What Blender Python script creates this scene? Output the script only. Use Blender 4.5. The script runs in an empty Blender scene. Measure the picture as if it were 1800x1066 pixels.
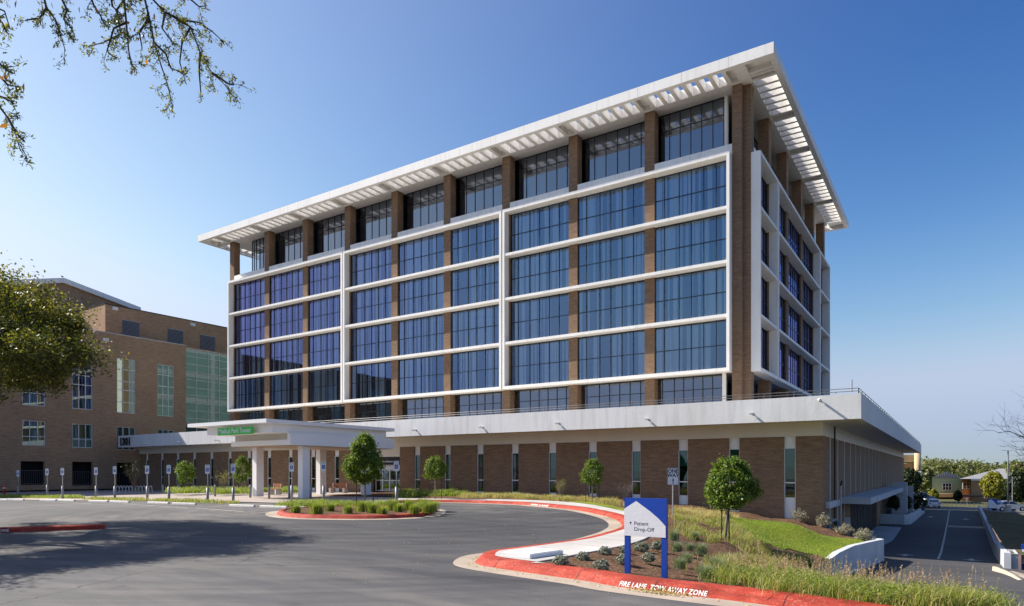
import bpy, math, random
import numpy as np
from mathutils import Vector, Matrix, noise
from mathutils.geometry import delaunay_2d_cdt
R = random.Random(11)
NR = np.random.default_rng(5)
S = bpy.context.scene
COL = S.collection
V = Vector
# ------------------------------------------------------------------ camera model (eye 2 m above the car park)
H = 2.0; F = 1174.0; HY = 829.0
A = math.radians(33.4)
FX, FY, RX, RY = -math.sin(A), math.cos(A), math.cos(A), math.sin(A)
CAM = V((0, 0, H))
def ray(px, py):
    u = (px-900)/F
    return V((FX+u*RX, FY+u*RY, (HY-py)/F))
def gz(px, py, z=0.0):
    d = ray(px, py); return CAM+d*((z-H)/d.z)
def onY(px, py, y):
    d = ray(px, py); return CAM+d*(y/d.y)
def onX(px, py, x):
    d = ray(px, py); return CAM+d*(x/d.x)
def onD(px, py, D): return CAM+ray(px, py)*D

# ------------------------------------------------------------------ materials
def nodemat(name):
    m = bpy.data.materials.new(name); m.use_nodes = True
    nt = m.node_tree; nt.nodes.clear()
    out = nt.nodes.new('ShaderNodeOutputMaterial')
    return m, nt, out
def N(nt, t, **k):
    n = nt.nodes.new(t)
    for a, b in k.items():
        if a in n.inputs.keys(): n.inputs[a].default_value = b
        else: setattr(n, a, b)
    return n
def L(nt, a, b): nt.links.new(a, b)
def c4(c): return (c[0], c[1], c[2], 1)
def mix(nt, fac, a, b, mode='MIX'):
    n = nt.nodes.new('ShaderNodeMix'); n.data_type = 'RGBA'; n.blend_type = mode
    for s, v in ((0, fac), (6, a), (7, b)):
        if hasattr(v, 'is_linked'): nt.links.new(v, n.inputs[s])
        elif s == 0: n.inputs[0].default_value = v
        else: n.inputs[s].default_value = c4(v)
    return n.outputs[2]
def mathn(nt, op, a, b=0.0, c=0.0):
    n = nt.nodes.new('ShaderNodeMath'); n.operation = op
    for i, v in enumerate((a, b, c)):
        if hasattr(v, 'is_linked'): nt.links.new(v, n.inputs[i])
        else: n.inputs[i].default_value = v
    return n.outputs[0]
def ramp(nt, fac, stops):
    n = nt.nodes.new('ShaderNodeValToRGB'); e = n.color_ramp.elements
    while len(e) < len(stops): e.new(.5)
    for i, (p, c) in enumerate(stops):
        e[i].position = p; e[i].color = c4(c) if not isinstance(c, (int, float)) else (c, c, c, 1)
    L(nt, fac, n.inputs[0]); return n.outputs[0]
def noisen(nt, vec, scale, detail=4, rough=.55):
    n = N(nt, 'ShaderNodeTexNoise', Scale=scale, Detail=detail, Roughness=rough)
    L(nt, vec, n.inputs['Vector']); return n.outputs['Fac']
def posn(nt): return nt.nodes.new('ShaderNodeNewGeometry').outputs['Position']
def stretch(nt, vec, s):
    n = nt.nodes.new('ShaderNodeMapping'); n.inputs['Scale'].default_value = s
    L(nt, vec, n.inputs['Vector']); return n.outputs[0]
def princ(nt, out, col, rough=.7, metal=0, spec=.5, bump=None, bstr=.3, bdist=.02):
    p = nt.nodes.new('ShaderNodeBsdfPrincipled')
    if hasattr(col, 'is_linked'): L(nt, col, p.inputs['Base Color'])
    else: p.inputs['Base Color'].default_value = c4(col)
    if hasattr(rough, 'is_linked'): L(nt, rough, p.inputs['Roughness'])
    else: p.inputs['Roughness'].default_value = rough
    p.inputs['Metallic'].default_value = metal
    p.inputs['Specular IOR Level'].default_value = spec
    if bump is not None:
        b = N(nt, 'ShaderNodeBump', Strength=bstr, Distance=bdist)
        L(nt, bump, b.inputs['Height']); L(nt, b.outputs[0], p.inputs['Normal'])
    L(nt, p.outputs[0], out.inputs[0]); return p
def plain(name, col, rough=.7, var=.12, scale=2., metal=0, bstr=.15, spec=.4):
    m, nt, out = nodemat(name); P = posn(nt)
    f = noisen(nt, P, scale, 6)
    f2 = noisen(nt, P, scale*9, 3)
    k = mathn(nt, 'ADD', mathn(nt, 'MULTIPLY', f, .7), mathn(nt, 'MULTIPLY', f2, .3))
    a = [min(1, x*(1-var*1.6)) for x in col]; b = [min(1, x*(1+var*1.6)) for x in col]
    c = ramp(nt, k, [(.3, a), (.7, b)])
    princ(nt, out, c, rough, metal, spec, f2, bstr); return m
def brick(name, c1, c2, mortar, course=.075, length=.24, stain=.42):
    m, nt, out = nodemat(name)
    g = nt.nodes.new('ShaderNodeNewGeometry')
    sp = nt.nodes.new('ShaderNodeSeparateXYZ'); L(nt, g.outputs['Position'], sp.inputs[0])
    sn = nt.nodes.new('ShaderNodeSeparateXYZ'); L(nt, g.outputs['Normal'], sn.inputs[0])
    nx = mathn(nt, 'ABSOLUTE', sn.outputs[0]); ny = mathn(nt, 'ABSOLUTE', sn.outputs[1])
    u = mathn(nt, 'ADD', mathn(nt, 'MULTIPLY', sp.outputs[0], ny), mathn(nt, 'MULTIPLY', sp.outputs[1], nx))
    cb = nt.nodes.new('ShaderNodeCombineXYZ'); L(nt, u, cb.inputs[0]); L(nt, sp.outputs[2], cb.inputs[1])
    bt = nt.nodes.new('ShaderNodeTexBrick')
    bt.inputs['Scale'].default_value = 1; bt.inputs['Brick Width'].default_value = length
    bt.inputs['Row Height'].default_value = course; bt.inputs['Mortar Size'].default_value = .009
    bt.inputs['Color1'].default_value = c4(c1); bt.inputs['Color2'].default_value = c4(c2); bt.inputs['Mortar'].default_value = c4(mortar)
    bt.inputs['Bias'].default_value = -.1
    L(nt, cb.outputs[0], bt.inputs['Vector'])
    st = stretch(nt, cb.outputs[0], (.8, 5.5, 1))
    f = noisen(nt, st, 1.3, 5, .65)
    f2 = noisen(nt, g.outputs['Position'], .35, 3)
    col = mix(nt, stain, bt.outputs['Color'], ramp(nt, f, [(.3, (.35, .35, .35)), (.7, (1.5, 1.5, 1.5))]), 'MULTIPLY')
    col = mix(nt, .5, col, ramp(nt, f2, [(.3, (.8, .8, .82)), (.7, (1.12, 1.1, 1.08))]), 'MULTIPLY')
    princ(nt, out, col, .85, 0, .25, bt.outputs['Fac'], -.5, .01); return m
def leafmat(name, cols, trans=.35, rough=.5):
    m, nt, out = nodemat(name)
    g = nt.nodes.new('ShaderNodeNewGeometry')
    n = len(cols)
    c = ramp(nt, g.outputs['Random Per Island'], [(i/(n-1), k) for i, k in enumerate(cols)])
    p = nt.nodes.new('ShaderNodeBsdfPrincipled'); L(nt, c, p.inputs['Base Color'])
    p.inputs['Roughness'].default_value = rough; p.inputs['Specular IOR Level'].default_value = .35
    t = nt.nodes.new('ShaderNodeBsdfTranslucent')
    L(nt, mix(nt, 1, c, (1.5, 1.5, .75), 'MULTIPLY'), t.inputs[0])
    ms = nt.nodes.new('ShaderNodeMixShader'); ms.inputs[0].default_value = trans
    L(nt, p.outputs[0], ms.inputs[1]); L(nt, t.outputs[0], ms.inputs[2]); L(nt, ms.outputs[0], out.inputs[0]); return m
def glassmat(name, tint, gloss, base=.2, ior=1.7, rough=0.0):
    m, nt, out = nodemat(name)
    fr = N(nt, 'ShaderNodeFresnel', IOR=ior)
    fac = mathn(nt, 'MINIMUM', mathn(nt, 'ADD', mathn(nt, 'MULTIPLY', fr.outputs[0], .95), base), 1.0)
    tr = nt.nodes.new('ShaderNodeBsdfTransparent'); tr.inputs[0].default_value = c4(tint)
    gl = nt.nodes.new('ShaderNodeBsdfGlossy')
    if isinstance(gloss[0], tuple):
        lw = nt.nodes.new('ShaderNodeLayerWeight'); L(nt, ramp(nt, lw.outputs['Facing'], list(zip((.06, .26, .5), gloss))), gl.inputs['Color'])
    else: gl.inputs['Color'].default_value = c4(gloss)
    gl.inputs['Roughness'].default_value = rough
    # slight waviness of real panes
    b = N(nt, 'ShaderNodeBump', Strength=.012, Distance=.4); L(nt, noisen(nt, posn(nt), .5, 1), b.inputs['Height']); L(nt, b.outputs[0], gl.inputs['Normal'])
    ms = nt.nodes.new('ShaderNodeMixShader'); L(nt, fac, ms.inputs[0]); L(nt, tr.outputs[0], ms.inputs[1]); L(nt, gl.outputs[0], ms.inputs[2])
    L(nt, ms.outputs[0], out.inputs[0]); return m

M = {}
M['brick'] = brick('tan_brick', (.27, .165, .100), (.20, .118, .072), (.25, .185, .125))
M['brick_left'] = brick('left_brick', (.40, .255, .155), (.31, .19, .115), (.37, .28, .19), stain=.45)
M['brick_far'] = brick('orange_brick', (.42, .22, .10), (.34, .17, .08), (.35, .27, .18))
def stucco():
    m, nt, out = nodemat('white_stucco'); P = posn(nt)
    s = stretch(nt, P, (2.2, 2.2, .25)); f = noisen(nt, s, 1.2, 6, .6); f2 = noisen(nt, P, 5, 6, .65); f3 = noisen(nt, P, .3, 3)
    c = ramp(nt, f, [(.25, (.58, .58, .58)), (.5, (.70, .70, .70)), (.85, (.76, .76, .755))])
    c = mix(nt, .8, c, ramp(nt, f3, [(.3, (.93, .92, .9)), (.6, (1, 1, 1))]), 'MULTIPLY')
    princ(nt, out, c, .85, 0, .2, f2, .2, .05); return m
M['stucco'] = stucco()
M['white'] = plain('white_paint', (.80, .795, .78), .55, .025, .8, 0, .03)
def weathered(name, col):
    m, nt, out = nodemat(name); P = posn(nt)
    st = noisen(nt, stretch(nt, P, (2.6, 2.6, .16)), 1.1, 5, .6); bl = noisen(nt, P, .35, 4, .6); g = noisen(nt, P, 14, 4, .7)
    c = ramp(nt, st, [(.28, [x*.86 for x in col]), (.48, col), (.8, [min(1, x*1.02) for x in col])])
    c = mix(nt, .7, c, ramp(nt, bl, [(.3, (.92, .91, .89)), (.6, (1, 1, 1))]), 'MULTIPLY')
    princ(nt, out, c, .65, 0, .3, g, .1, .01); return m
M['frame_white'] = weathered('frame_panel_white', (.88, .86, .82))
M['panel'] = plain('canopy_panel', (.85, .845, .84), .45, .02, .5, 0, .02)
M['cream'] = plain('cream_soffit', (.70, .66, .58), .75, .04, .7)
M['soffit_wood'] = plain('soffit_wood', (.35, .24, .16), .6, .1, 1)
M['metal_dark'] = plain('dark_mullion', (.02, .025, .03), .4, .1, 2)
M['metal_grey'] = plain('galvanised_steel', (.42, .43, .45), .45, .08, 8, .5, .05)
M['rail'] = plain('rail_steel', (.13, .13, .14), .5, .1, 4, .3)
M['alu'] = plain('aluminium_frame', (.62, .64, .65), .4, .05, 3, .2)
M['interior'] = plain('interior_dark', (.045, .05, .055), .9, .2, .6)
M['ceiling_in'] = plain('interior_ceiling', (.3, .3, .3), .9, .05)
M['curtain'] = leafmat('curtain_cloth', [(.72, .77, .82), (.90, .92, .94), (.93, .94, .95), (.95, .96, .97)], .05, .9)
M['shade'] = plain('roller_shade', (.45, .52, .47), .9, .05, 1)
M['glass'] = glassmat('tower_glass', (.86, .95, 1.0), ((.46, .70, 1.0), (.38, .58, 1.0), (.42, .41, 1.0)), .14, 1.9)
M['glass_clear'] = glassmat('terrace_glass', (.35, .44, .5), (.72, .82, 1.0), .16, 1.8)
M['glass_green'] = glassmat('green_glass', (.22, .40, .36), (.75, .95, .9), .06, 1.55)
M['glass_left'] = glassmat('curtain_wall_glass', (.34, .52, .48), (.72, .92, .86), .20, 1.7)
M['black'] = plain('black_paint', (.012, .012, .014), .45, .1)
M['teal'] = plain('teal_glass_band', (.14, .20, .20), .4, .1, .5)
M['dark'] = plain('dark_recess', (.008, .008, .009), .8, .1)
def asphalt(name='asphalt', base=.060, fresh=None):
    m, nt, out = nodemat(name); P = posn(nt)
    big = noisen(nt, P, .07, 4, .6); mid = noisen(nt, stretch(nt, P, (.35, 1.3, 1)), .55, 6, .65); fine = noisen(nt, P, 45, 3, .7); grit = noisen(nt, P, 170, 2)
    c = ramp(nt, mid, [(.3, (base*.72, base*.72, base*.75)), (.5, (base, base*.985, base*.98)), (.72, (base*1.38, base*1.30, base*1.21))])
    c = mix(nt, .75, c, ramp(nt, big, [(.35, (.74, .74, .77)), (.62, (1.22, 1.2, 1.17))]), 'MULTIPLY')
    c = mix(nt, .8, c, ramp(nt, fine, [(.25, (.6, .6, .6)), (.75, (1.45, 1.43, 1.4))]), 'MULTIPLY')
    c = mix(nt, .35, c, ramp(nt, grit, [(.3, (.45, .45, .45)), (.75, (1.9, 1.85, 1.8))]), 'MULTIPLY')
    vo = N(nt, 'ShaderNodeTexVoronoi', Scale=.16); vo.feature = 'DISTANCE_TO_EDGE'
    wp = nt.nodes.new('ShaderNodeVectorMath'); wp.operation = 'ADD'
    nn = N(nt, 'ShaderNodeTexNoise', Scale=.9, Detail=5); L(nt, P, nn.inputs['Vector'])
    L(nt, P, wp.inputs[0]); L(nt, nn.outputs['Color'], wp.inputs[1]); L(nt, wp.outputs[0], vo.inputs['Vector'])
    crack = ramp(nt, vo.outputs['Distance'], [(0, 1), (.004, 0)])
    cm = mathn(nt, 'MULTIPLY', crack, mathn(nt, 'GREATER_THAN', big, .5))
    c = mix(nt, mathn(nt, 'MULTIPLY', cm, .7), c, (.015, .015, .016))
    st = ramp(nt, noisen(nt, P, 1.1, 2, .4), [(.70, 0), (.76, 1)])
    c = mix(nt, mathn(nt, 'MULTIPLY', st, .35), c, (.022, .022, .024))
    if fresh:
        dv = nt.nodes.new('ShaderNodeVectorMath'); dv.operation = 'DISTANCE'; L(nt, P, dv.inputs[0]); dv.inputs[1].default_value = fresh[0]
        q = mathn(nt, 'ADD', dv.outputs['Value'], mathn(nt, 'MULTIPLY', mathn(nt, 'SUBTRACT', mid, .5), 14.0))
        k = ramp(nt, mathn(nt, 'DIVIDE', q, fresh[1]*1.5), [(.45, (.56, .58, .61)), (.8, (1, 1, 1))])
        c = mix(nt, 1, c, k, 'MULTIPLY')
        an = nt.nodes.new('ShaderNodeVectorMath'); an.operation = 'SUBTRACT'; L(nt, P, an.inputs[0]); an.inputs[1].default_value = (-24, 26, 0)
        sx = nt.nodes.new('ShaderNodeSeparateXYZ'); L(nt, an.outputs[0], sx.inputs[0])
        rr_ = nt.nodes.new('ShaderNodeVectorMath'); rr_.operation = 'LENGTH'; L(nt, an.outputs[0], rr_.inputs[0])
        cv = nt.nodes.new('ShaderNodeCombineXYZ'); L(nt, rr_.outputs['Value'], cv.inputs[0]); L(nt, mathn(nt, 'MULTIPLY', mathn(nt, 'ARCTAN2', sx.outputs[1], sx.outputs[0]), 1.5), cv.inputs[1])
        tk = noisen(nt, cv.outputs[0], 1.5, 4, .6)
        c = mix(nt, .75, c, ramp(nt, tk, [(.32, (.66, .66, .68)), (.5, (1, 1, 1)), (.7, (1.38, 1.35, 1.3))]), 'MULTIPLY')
        dr_ = noisen(nt, P, .35, 3, .5); ol = noisen(nt, P, 2.6, 2, .4)
        c = mix(nt, mathn(nt, 'MULTIPLY', ramp(nt, ol, [(.68, 0), (.75, 1)]), mathn(nt, 'MULTIPLY', ramp(nt, dr_, [(.5, 0), (.6, 1)]), .55)), c, (.018, .018, .02))
    princ(nt, out, c, ramp(nt, mid, [(.3, .72), (.7, .92)]), 0, .3, fine, .5, .006); return m
M['asphalt'] = asphalt('asphalt', .112, ((-13, 20, 0), 13.0))
M['asphalt_low'] = asphalt('driveway_asphalt', .066)
def redpaint():
    m, nt, out = nodemat('red_kerb_paint'); P = posn(nt)
    f = noisen(nt, P, 2.5, 6, .65); g = noisen(nt, P, 26, 5, .75); h = noisen(nt, P, .8, 4, .6)
    c = ramp(nt, f, [(.3, (.31, .026, .012)), (.55, (.42, .048, .025)), (.75, (.50, .10, .055))])
    wear = mathn(nt, 'MULTIPLY', ramp(nt, g, [(.52, 0), (.66, 1)]), ramp(nt, h, [(.35, .15), (.65, .9)]))
    c = mix(nt, mathn(nt, 'MULTIPLY', wear, .75), c, (.46, .36, .29))
    d = ramp(nt, noisen(nt, stretch(nt, P, (1, 1, 9)), 1.3, 6, .65), [(.32, (.48, .42, .40)), (.5, (.92, .9, .9)), (.68, (1.1, 1.1, 1.1))])
    c = mix(nt, .85, c, d, 'MULTIPLY')
    princ(nt, out, c, .75, 0, .25, g, .45, .012); return m
M['red'] = redpaint()
def conc(name, col, var=.18):
    m, nt, out = nodemat(name); P = posn(nt)
    f = noisen(nt, P, .6, 6, .6); g = noisen(nt, P, 30, 4, .7)
    c = ramp(nt, f, [(.3, [x*(1-var) for x in col]), (.7, [min(1, x*(1+var)) for x in col])])
    c = mix(nt, .5, c, ramp(nt, g, [(.25, (.7, .7, .7)), (.75, (1.25, 1.25, 1.25))]), 'MULTIPLY')
    princ(nt, out, c, .9, 0, .2, g, .3, .006); return m
M['concrete'] = conc('pale_concrete', (.50, .475, .44))
M['gutter'] = conc('gutter_concrete', (.40, .33, .26), .22)
M['plaza'] = conc('plaza_concrete', (.40, .34, .30))
M['kerb_plain'] = conc('bare_kerb', (.52, .44, .33))
M['wallpaint'] = conc('wall_paint_white', (.52, .54, .56), .12)
def mulch():
    m, nt, out = nodemat('bark_mulch'); P = posn(nt)
    v = N(nt, 'ShaderNodeTexVoronoi', Scale=28.); L(nt, stretch(nt, P, (1, 1.7, 1)), v.inputs['Vector'])
    f = noisen(nt, P, 1.2, 5); g = noisen(nt, P, 50, 4, .7)
    sp = nt.nodes.new('ShaderNodeSeparateColor'); L(nt, v.outputs['Color'], sp.inputs[0])
    c = ramp(nt, sp.outputs[0], [(0, (.055, .028, .016)), (.5, (.12, .066, .04)), (.85, (.20, .12, .075)), (1, (.34, .25, .17))])
    c = mix(nt, .8, c, ramp(nt, f, [(.3, (.7, .7, .7)), (.7, (1.3, 1.25, 1.2))]), 'MULTIPLY')
    princ(nt, out, c, .95, 0, .1, g, .9, .03); return m
M['mulch'] = mulch()
def lawnm():
    m, nt, out = nodemat('lawn_turf'); P = posn(nt)
    f = noisen(nt, P, .5, 5, .6); g = noisen(nt, P, 26, 4, .7)
    c = ramp(nt, f, [(.3, (.13, .19, .012)), (.5, (.20, .265, .018)), (.72, (.29, .30, .045))])
    c = mix(nt, .8, c, ramp(nt, g, [(.25, (.5, .5, .5)), (.75, (1.4, 1.4, 1.3))]), 'MULTIPLY')
    princ(nt, out, c, .9, 0, .15, g, 1.0, .05); return m
M['lawn'] = lawnm()
def dirt(name, a, b, c_):
    m, nt, out = nodemat(name); P = posn(nt)
    f = noisen(nt, P, .22, 6, .65); g = noisen(nt, P, 12, 4, .7)
    c = ramp(nt, f, [(.3, a), (.5, b), (.7, c_)])
    c = mix(nt, .6, c, ramp(nt, g, [(.25, (.6, .6, .6)), (.75, (1.4, 1.4, 1.3))]), 'MULTIPLY')
    princ(nt, out, c, .95, 0, .1, g, .8, .05); return m
M['bank'] = dirt('dry_grass_bank', (.06, .075, .025), (.10, .09, .045), (.14, .10, .06))
M['farground'] = dirt('far_ground', (.07, .09, .03), (.10, .10, .05), (.13, .12, .07))
M['bark'] = plain('bark', (.10, .075, .055), .95, .35, 14, 0, .8)
M['bark_pale'] = plain('pale_bark', (.26, .22, .18), .95, .3, 14, 0, .6)
M['leaf_top'] = leafmat('bright_leaf', [(.05, .095, .014), (.09, .16, .02), (.15, .225, .03), (.24, .30, .05)], .42)
M['leaf_oak'] = leafmat('oak_leaf', [(.05, .06, .012), (.09, .105, .018), (.155, .155, .028), (.27, .235, .05)], .4)
M['leaf_new'] = leafmat('young_oak_leaf', [(.06, .08, .03), (.12, .14, .03), (.20, .20, .05), (.30, .28, .05)], .45)
M['leaf_dry'] = leafmat('dry_leaf', [(.30, .10, .03), (.42, .18, .03), (.20, .08, .04)], .4)
M['leaf_far'] = leafmat('far_leaf', [(.09, .12, .035), (.13, .16, .045), (.19, .20, .065), (.22, .19, .10)], .25)
M['leaf_dark'] = leafmat('dark_leaf', [(.015, .025, .010), (.03, .045, .015), (.05, .07, .02)], .2)
M['leaf_yellow'] = leafmat('yellow_leaf', [(.16, .17, .02), (.24, .24, .03), (.30, .28, .05)], .4)
M['silver'] = leafmat('silver_leaf', [(.14, .17, .13), (.22, .25, .20), (.32, .34, .29)], .2)
M['silver_dry'] = leafmat('silver_shrub_leaf', [(.22, .20, .15), (.32, .30, .23), (.42, .39, .31)], .2)
M['grass_green'] = leafmat('green_blade', [(.10, .17, .025), (.17, .25, .035), (.26, .32, .06), (.36, .36, .11)], .42)
M['grass_tan'] = leafmat('tan_blade', [(.34, .28, .11), (.46, .37, .17), (.56, .47, .25), (.38, .36, .12)], .35)
M['grass_pink'] = leafmat('pink_plume', [(.40, .26, .19), (.48, .33, .25), (.36, .28, .18)], .35)
M['grass_blue'] = leafmat('blue_green_blade', [(.13, .18, .10), (.20, .25, .15), (.28, .31, .18)], .3)
M['blue'] = plain('sign_blue', (.010, .055, .36), .35, .04, 2)
M['sign_white'] = plain('sign_white', (.74, .75, .77), .4, .02, 2)
M['sign_green'] = plain('sign_green', (.025, .55, .05), .35, .06, 2)
M['stopwhite'] = plain('wheel_stop_concrete', (.80, .76, .68), .85, .12, 5)
M['textdark'] = plain('dark_letter', (.03, .035, .05), .5, .05)
M['paint_line'] = plain('road_paint', (.50, .46, .38), .8, .3, 3)
M['paint_white'] = plain('white_letter_paint', (.75, .70, .66), .7, .15, 20)
M['isa_blue'] = plain('access_blue', (.02, .08, .38), .4, .05)
M['isa_green'] = plain('parking_green', (.03, .25, .12), .4, .05)
M['wood'] = plain('bench_wood', (.24, .085, .035), .6, .2, 6)
M['bollard'] = plain('bollard_grey', (.28, .28, .29), .55, .08, 5, .3)
M['utility'] = plain('utility_teal', (.10, .16, .20), .5, .1, 4)
M['roof_grey'] = plain('grey_roof', (.30, .29, .29), .9, .1, .3)
M['siding_green'] = plain('green_siding', (.36, .45, .27), .8, .05, .5)
M['metal_roof'] = plain('blue_grey_metal', (.16, .18, .23), .5, .08, .5)
M['tan_paint'] = plain('tan_paint', (.55, .42, .24), .8, .05, .3)
M['car_silver'] = plain('silver_car_paint', (.55, .56, .58), .25, .03, 1, .5, 0)
M['car_white'] = plain('white_car_paint', (.78, .78, .79), .25, .02, 1, 0, 0)
M['car_blue'] = plain('blue_car_paint', (.05, .10, .22), .25, .03, 1, 0, 0)
M['car_glass'] = plain('car_glass', (.02, .025, .03), .05, .05, 1, 0, 0, .8)
M['tyre'] = plain('tyre_rubber', (.015, .015, .015), .9, .1)
M['stopred'] = plain('stop_sign_red', (.45, .02, .02), .4, .05)
M['hydrant'] = plain('red_post_paint', (.5, .05, .03), .5, .1)

# ------------------------------------------------------------------ mesh helpers
BASE = {}
class MB:
    def __init__(s): s.v = []; s.f = []; s.m = []
    def add(s, vs, fs, m=0):
        o = len(s.v); s.v += [tuple(v) for v in vs]
        for f in fs: s.f.append([i+o for i in f]); s.m.append(m)
        return s
    def box(s, x0, x1, y0, y1, z0, z1, m=0):
        if x0 > x1: x0, x1 = x1, x0
        if y0 > y1: y0, y1 = y1, y0
        if z0 > z1: z0, z1 = z1, z0
        vs = [(x, y, z) for z in (z0, z1) for y in (y0, y1) for x in (x0, x1)]
        return s.add(vs, [(0, 2, 3, 1), (4, 5, 7, 6), (0, 1, 5, 4), (2, 6, 7, 3), (0, 4, 6, 2), (1, 3, 7, 5)], m)
    def poly(s, pts, m=0): return s.add(pts, [list(range(len(pts)))], m)
    def extr(s, pts, vec, m=0):
        n = len(pts); vec = V(vec); P = [V(p) for p in pts]
        s.add(P+[p+vec for p in P], [list(range(n))[::-1], list(range(n, 2*n))]+[(i, (i+1) % n, n+(i+1) % n, n+i) for i in range(n)], m); return s
    def tube(s, pts, r, n=8, m=0, cap=True):
        pts = [V(p) for p in pts]; k = len(pts)
        rs = r if isinstance(r, (list, tuple)) else [r]*k
        vs = []; prev = None
        for i, p in enumerate(pts):
            t = (pts[min(i+1, k-1)]-pts[max(i-1, 0)]).normalized()
            if prev is None:
                a = V((0, 0, 1)) if abs(t.z) < .9 else V((1, 0, 0)); u = t.cross(a).normalized()
            else: u = (prev-t*prev.dot(t)).normalized()
            prev = u; w = t.cross(u)
            for j in range(n):
                q = 2*math.pi*j/n; vs.append(p+(u*math.cos(q)+w*math.sin(q))*rs[i])
        fs = [(i*n+j, i*n+(j+1) % n, (i+1)*n+(j+1) % n, (i+1)*n+j) for i in range(k-1) for j in range(n)]
        if cap: fs += [list(range(n))[::-1], [(k-1)*n+j for j in range(n)]]
        return s.add(vs, fs, m)
    def build(s, name, mats, parent=None, smooth=False, rm=None):
        me = bpy.data.meshes.new(name)
        b = BASE.get(parent.name, V((0, 0, 0))) if parent else V((0, 0, 0))
        me.from_pydata([(x-b.x, y-b.y, z-b.z) for x, y, z in s.v], [], s.f)
        if not isinstance(mats, (list, tuple)): mats = [mats]
        for m in mats: me.materials.append(M[m] if isinstance(m, str) else m)
        me.polygons.foreach_set('material_index', s.m)
        if smooth: me.polygons.foreach_set('use_smooth', [True]*len(me.polygons))
        me.update()
        o = bpy.data.objects.new(name, me); COL.objects.link(o)
        if parent: o.parent = parent; BASE[o.name] = b
        return o
def link(name, me, mats, parent=None):
    for m in mats: me.materials.append(M[m])
    o = bpy.data.objects.new(name, me); COL.objects.link(o)
    if parent: o.parent = parent; BASE[o.name] = BASE.get(parent.name, V((0, 0, 0)))
    return o
def tag(o, label=None, cat=None, group=None, kind=None):
    if label: o['label'] = label
    if cat: o['category'] = cat
    if group: o['group'] = group
    if kind: o['kind'] = kind
    return o
def thing(name, label, cat, loc=(0, 0, 0), group=None):
    o = bpy.data.objects.new(name, None); COL.objects.link(o); o.location = loc; o.empty_display_size = .3
    BASE[o.name] = V(loc); return tag(o, label, cat, group)
def copy_tree(o, parent=None):
    c = o.copy(); COL.objects.link(c)
    if parent: c.parent = parent
    for ch in list(o.children): copy_tree(ch, c)
    return c
def put(o, loc, rz=0, sc=1, label=None):
    o.location = loc; o.rotation_euler = (0, 0, rz); o.scale = (sc, sc, sc) if isinstance(sc, (int, float)) else sc
    if label: o['label'] = label
    return o
def np_quads(name, q, mats, parent=None, mi=None, tri=False):
    k = 3 if tri else 4
    n = len(q)//k
    if parent: q = q-np.array(BASE.get(parent.name, V((0, 0, 0))))
    me = bpy.data.meshes.new(name)
    me.vertices.add(n*k); me.vertices.foreach_set('co', q.astype(np.float32).ravel())
    me.loops.add(n*k); me.loops.foreach_set('vertex_index', np.arange(n*k, dtype=np.int32))
    me.polygons.add(n); me.polygons.foreach_set('loop_start', np.arange(0, n*k, k, dtype=np.int32)); me.polygons.foreach_set('loop_total', np.full(n, k, dtype=np.int32))
    if mi is not None: me.polygons.foreach_set('material_index', mi.astype(np.int32))
    me.update(calc_edges=True); me.validate()
    return link(name, me, mats if isinstance(mats, (list, tuple)) else [mats], parent)
def unit(a): return a/np.maximum(np.linalg.norm(a, axis=-1, keepdims=True), 1e-6)
def leaves(C, size, elong=1.8, bias=None, droop=0.0):
    """rhombic leaves around centres C (N,3); returns (4N,3) corners"""
    n = len(C); a = unit(NR.normal(size=(n, 3)))
    if bias is not None: nrm = unit(NR.normal(size=(n, 3))*.8+bias)
    else: nrm = unit(NR.normal(size=(n, 3)))
    a = unit(a-nrm*(a*nrm).sum(1, keepdims=True)); a[:, 2] -= droop; a = unit(a)
    b = unit(np.cross(nrm, a))
    s = np.broadcast_to(np.asarray(size, float).reshape(-1, 1), (n, 1))*NR.uniform(.7, 1.3, (n, 1))
    w = s/elong
    fold = nrm*w*.35
    return np.stack([C-a*s, C+b*w+fold-a*s*.1, C+a*s, C-b*w+fold-a*s*.1], 1).reshape(-1, 3)
def blades(roots, h, w, lean=.35, curve=.3):
    """thin bent grass blades: two quads each -> corners (8N,3)"""
    n = len(roots); az = NR.uniform(0, 2*math.pi, n); ln = np.abs(NR.normal(0, lean, n))
    d = np.stack([np.cos(az), np.sin(az), np.zeros(n)], 1); h = np.broadcast_to(np.asarray(h, float), (n,))*NR.uniform(.65, 1.2, n)
    p1 = roots+d*(ln*h*.45)[:, None]+np.array([0, 0, 1])*(h*.6)[:, None]
    p2 = roots+d*((ln+curve*NR.uniform(.2, 1.3, n))*h)[:, None]+np.array([0, 0, 1])*(h*NR.uniform(.85, 1.0, n))[:, None]
    a2 = az+NR.uniform(.8, 2.3, n); s = np.stack([np.cos(a2), np.sin(a2), np.zeros(n)], 1)*np.broadcast_to(np.asarray(w, float), (n,))[:, None]*.5
    q1 = np.stack([roots-s, roots+s, p1+s*.8, p1-s*.8], 1); q2 = np.stack([p1-s*.8, p1+s*.8, p2+s*.15, p2-s*.15], 1)
    return np.concatenate([q1, q2], 1).reshape(-1, 3)
def inpoly(x, y, poly):
    c = False; j = len(poly)-1
    for i in range(len(poly)):
        xi, yi = poly[i][0], poly[i][1]; xj, yj = poly[j][0], poly[j][1]
        if (yi > y) != (yj > y) and x < (xj-xi)*(y-yi)/(yj-yi)+xi: c = not c
        j = i
    return c
def resample(poly, step, closed=True):
    out = []
    n = len(poly)
    for i in range(n if closed else n-1):
        a = V(poly[i][:2]); b = V(poly[(i+1) % n][:2]); k = max(1, int((b-a).length/step))
        for t in range(k): out.append(a.lerp(b, t/k))
    if not closed: out.append(V(poly[-1][:2]))
    return out
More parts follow.
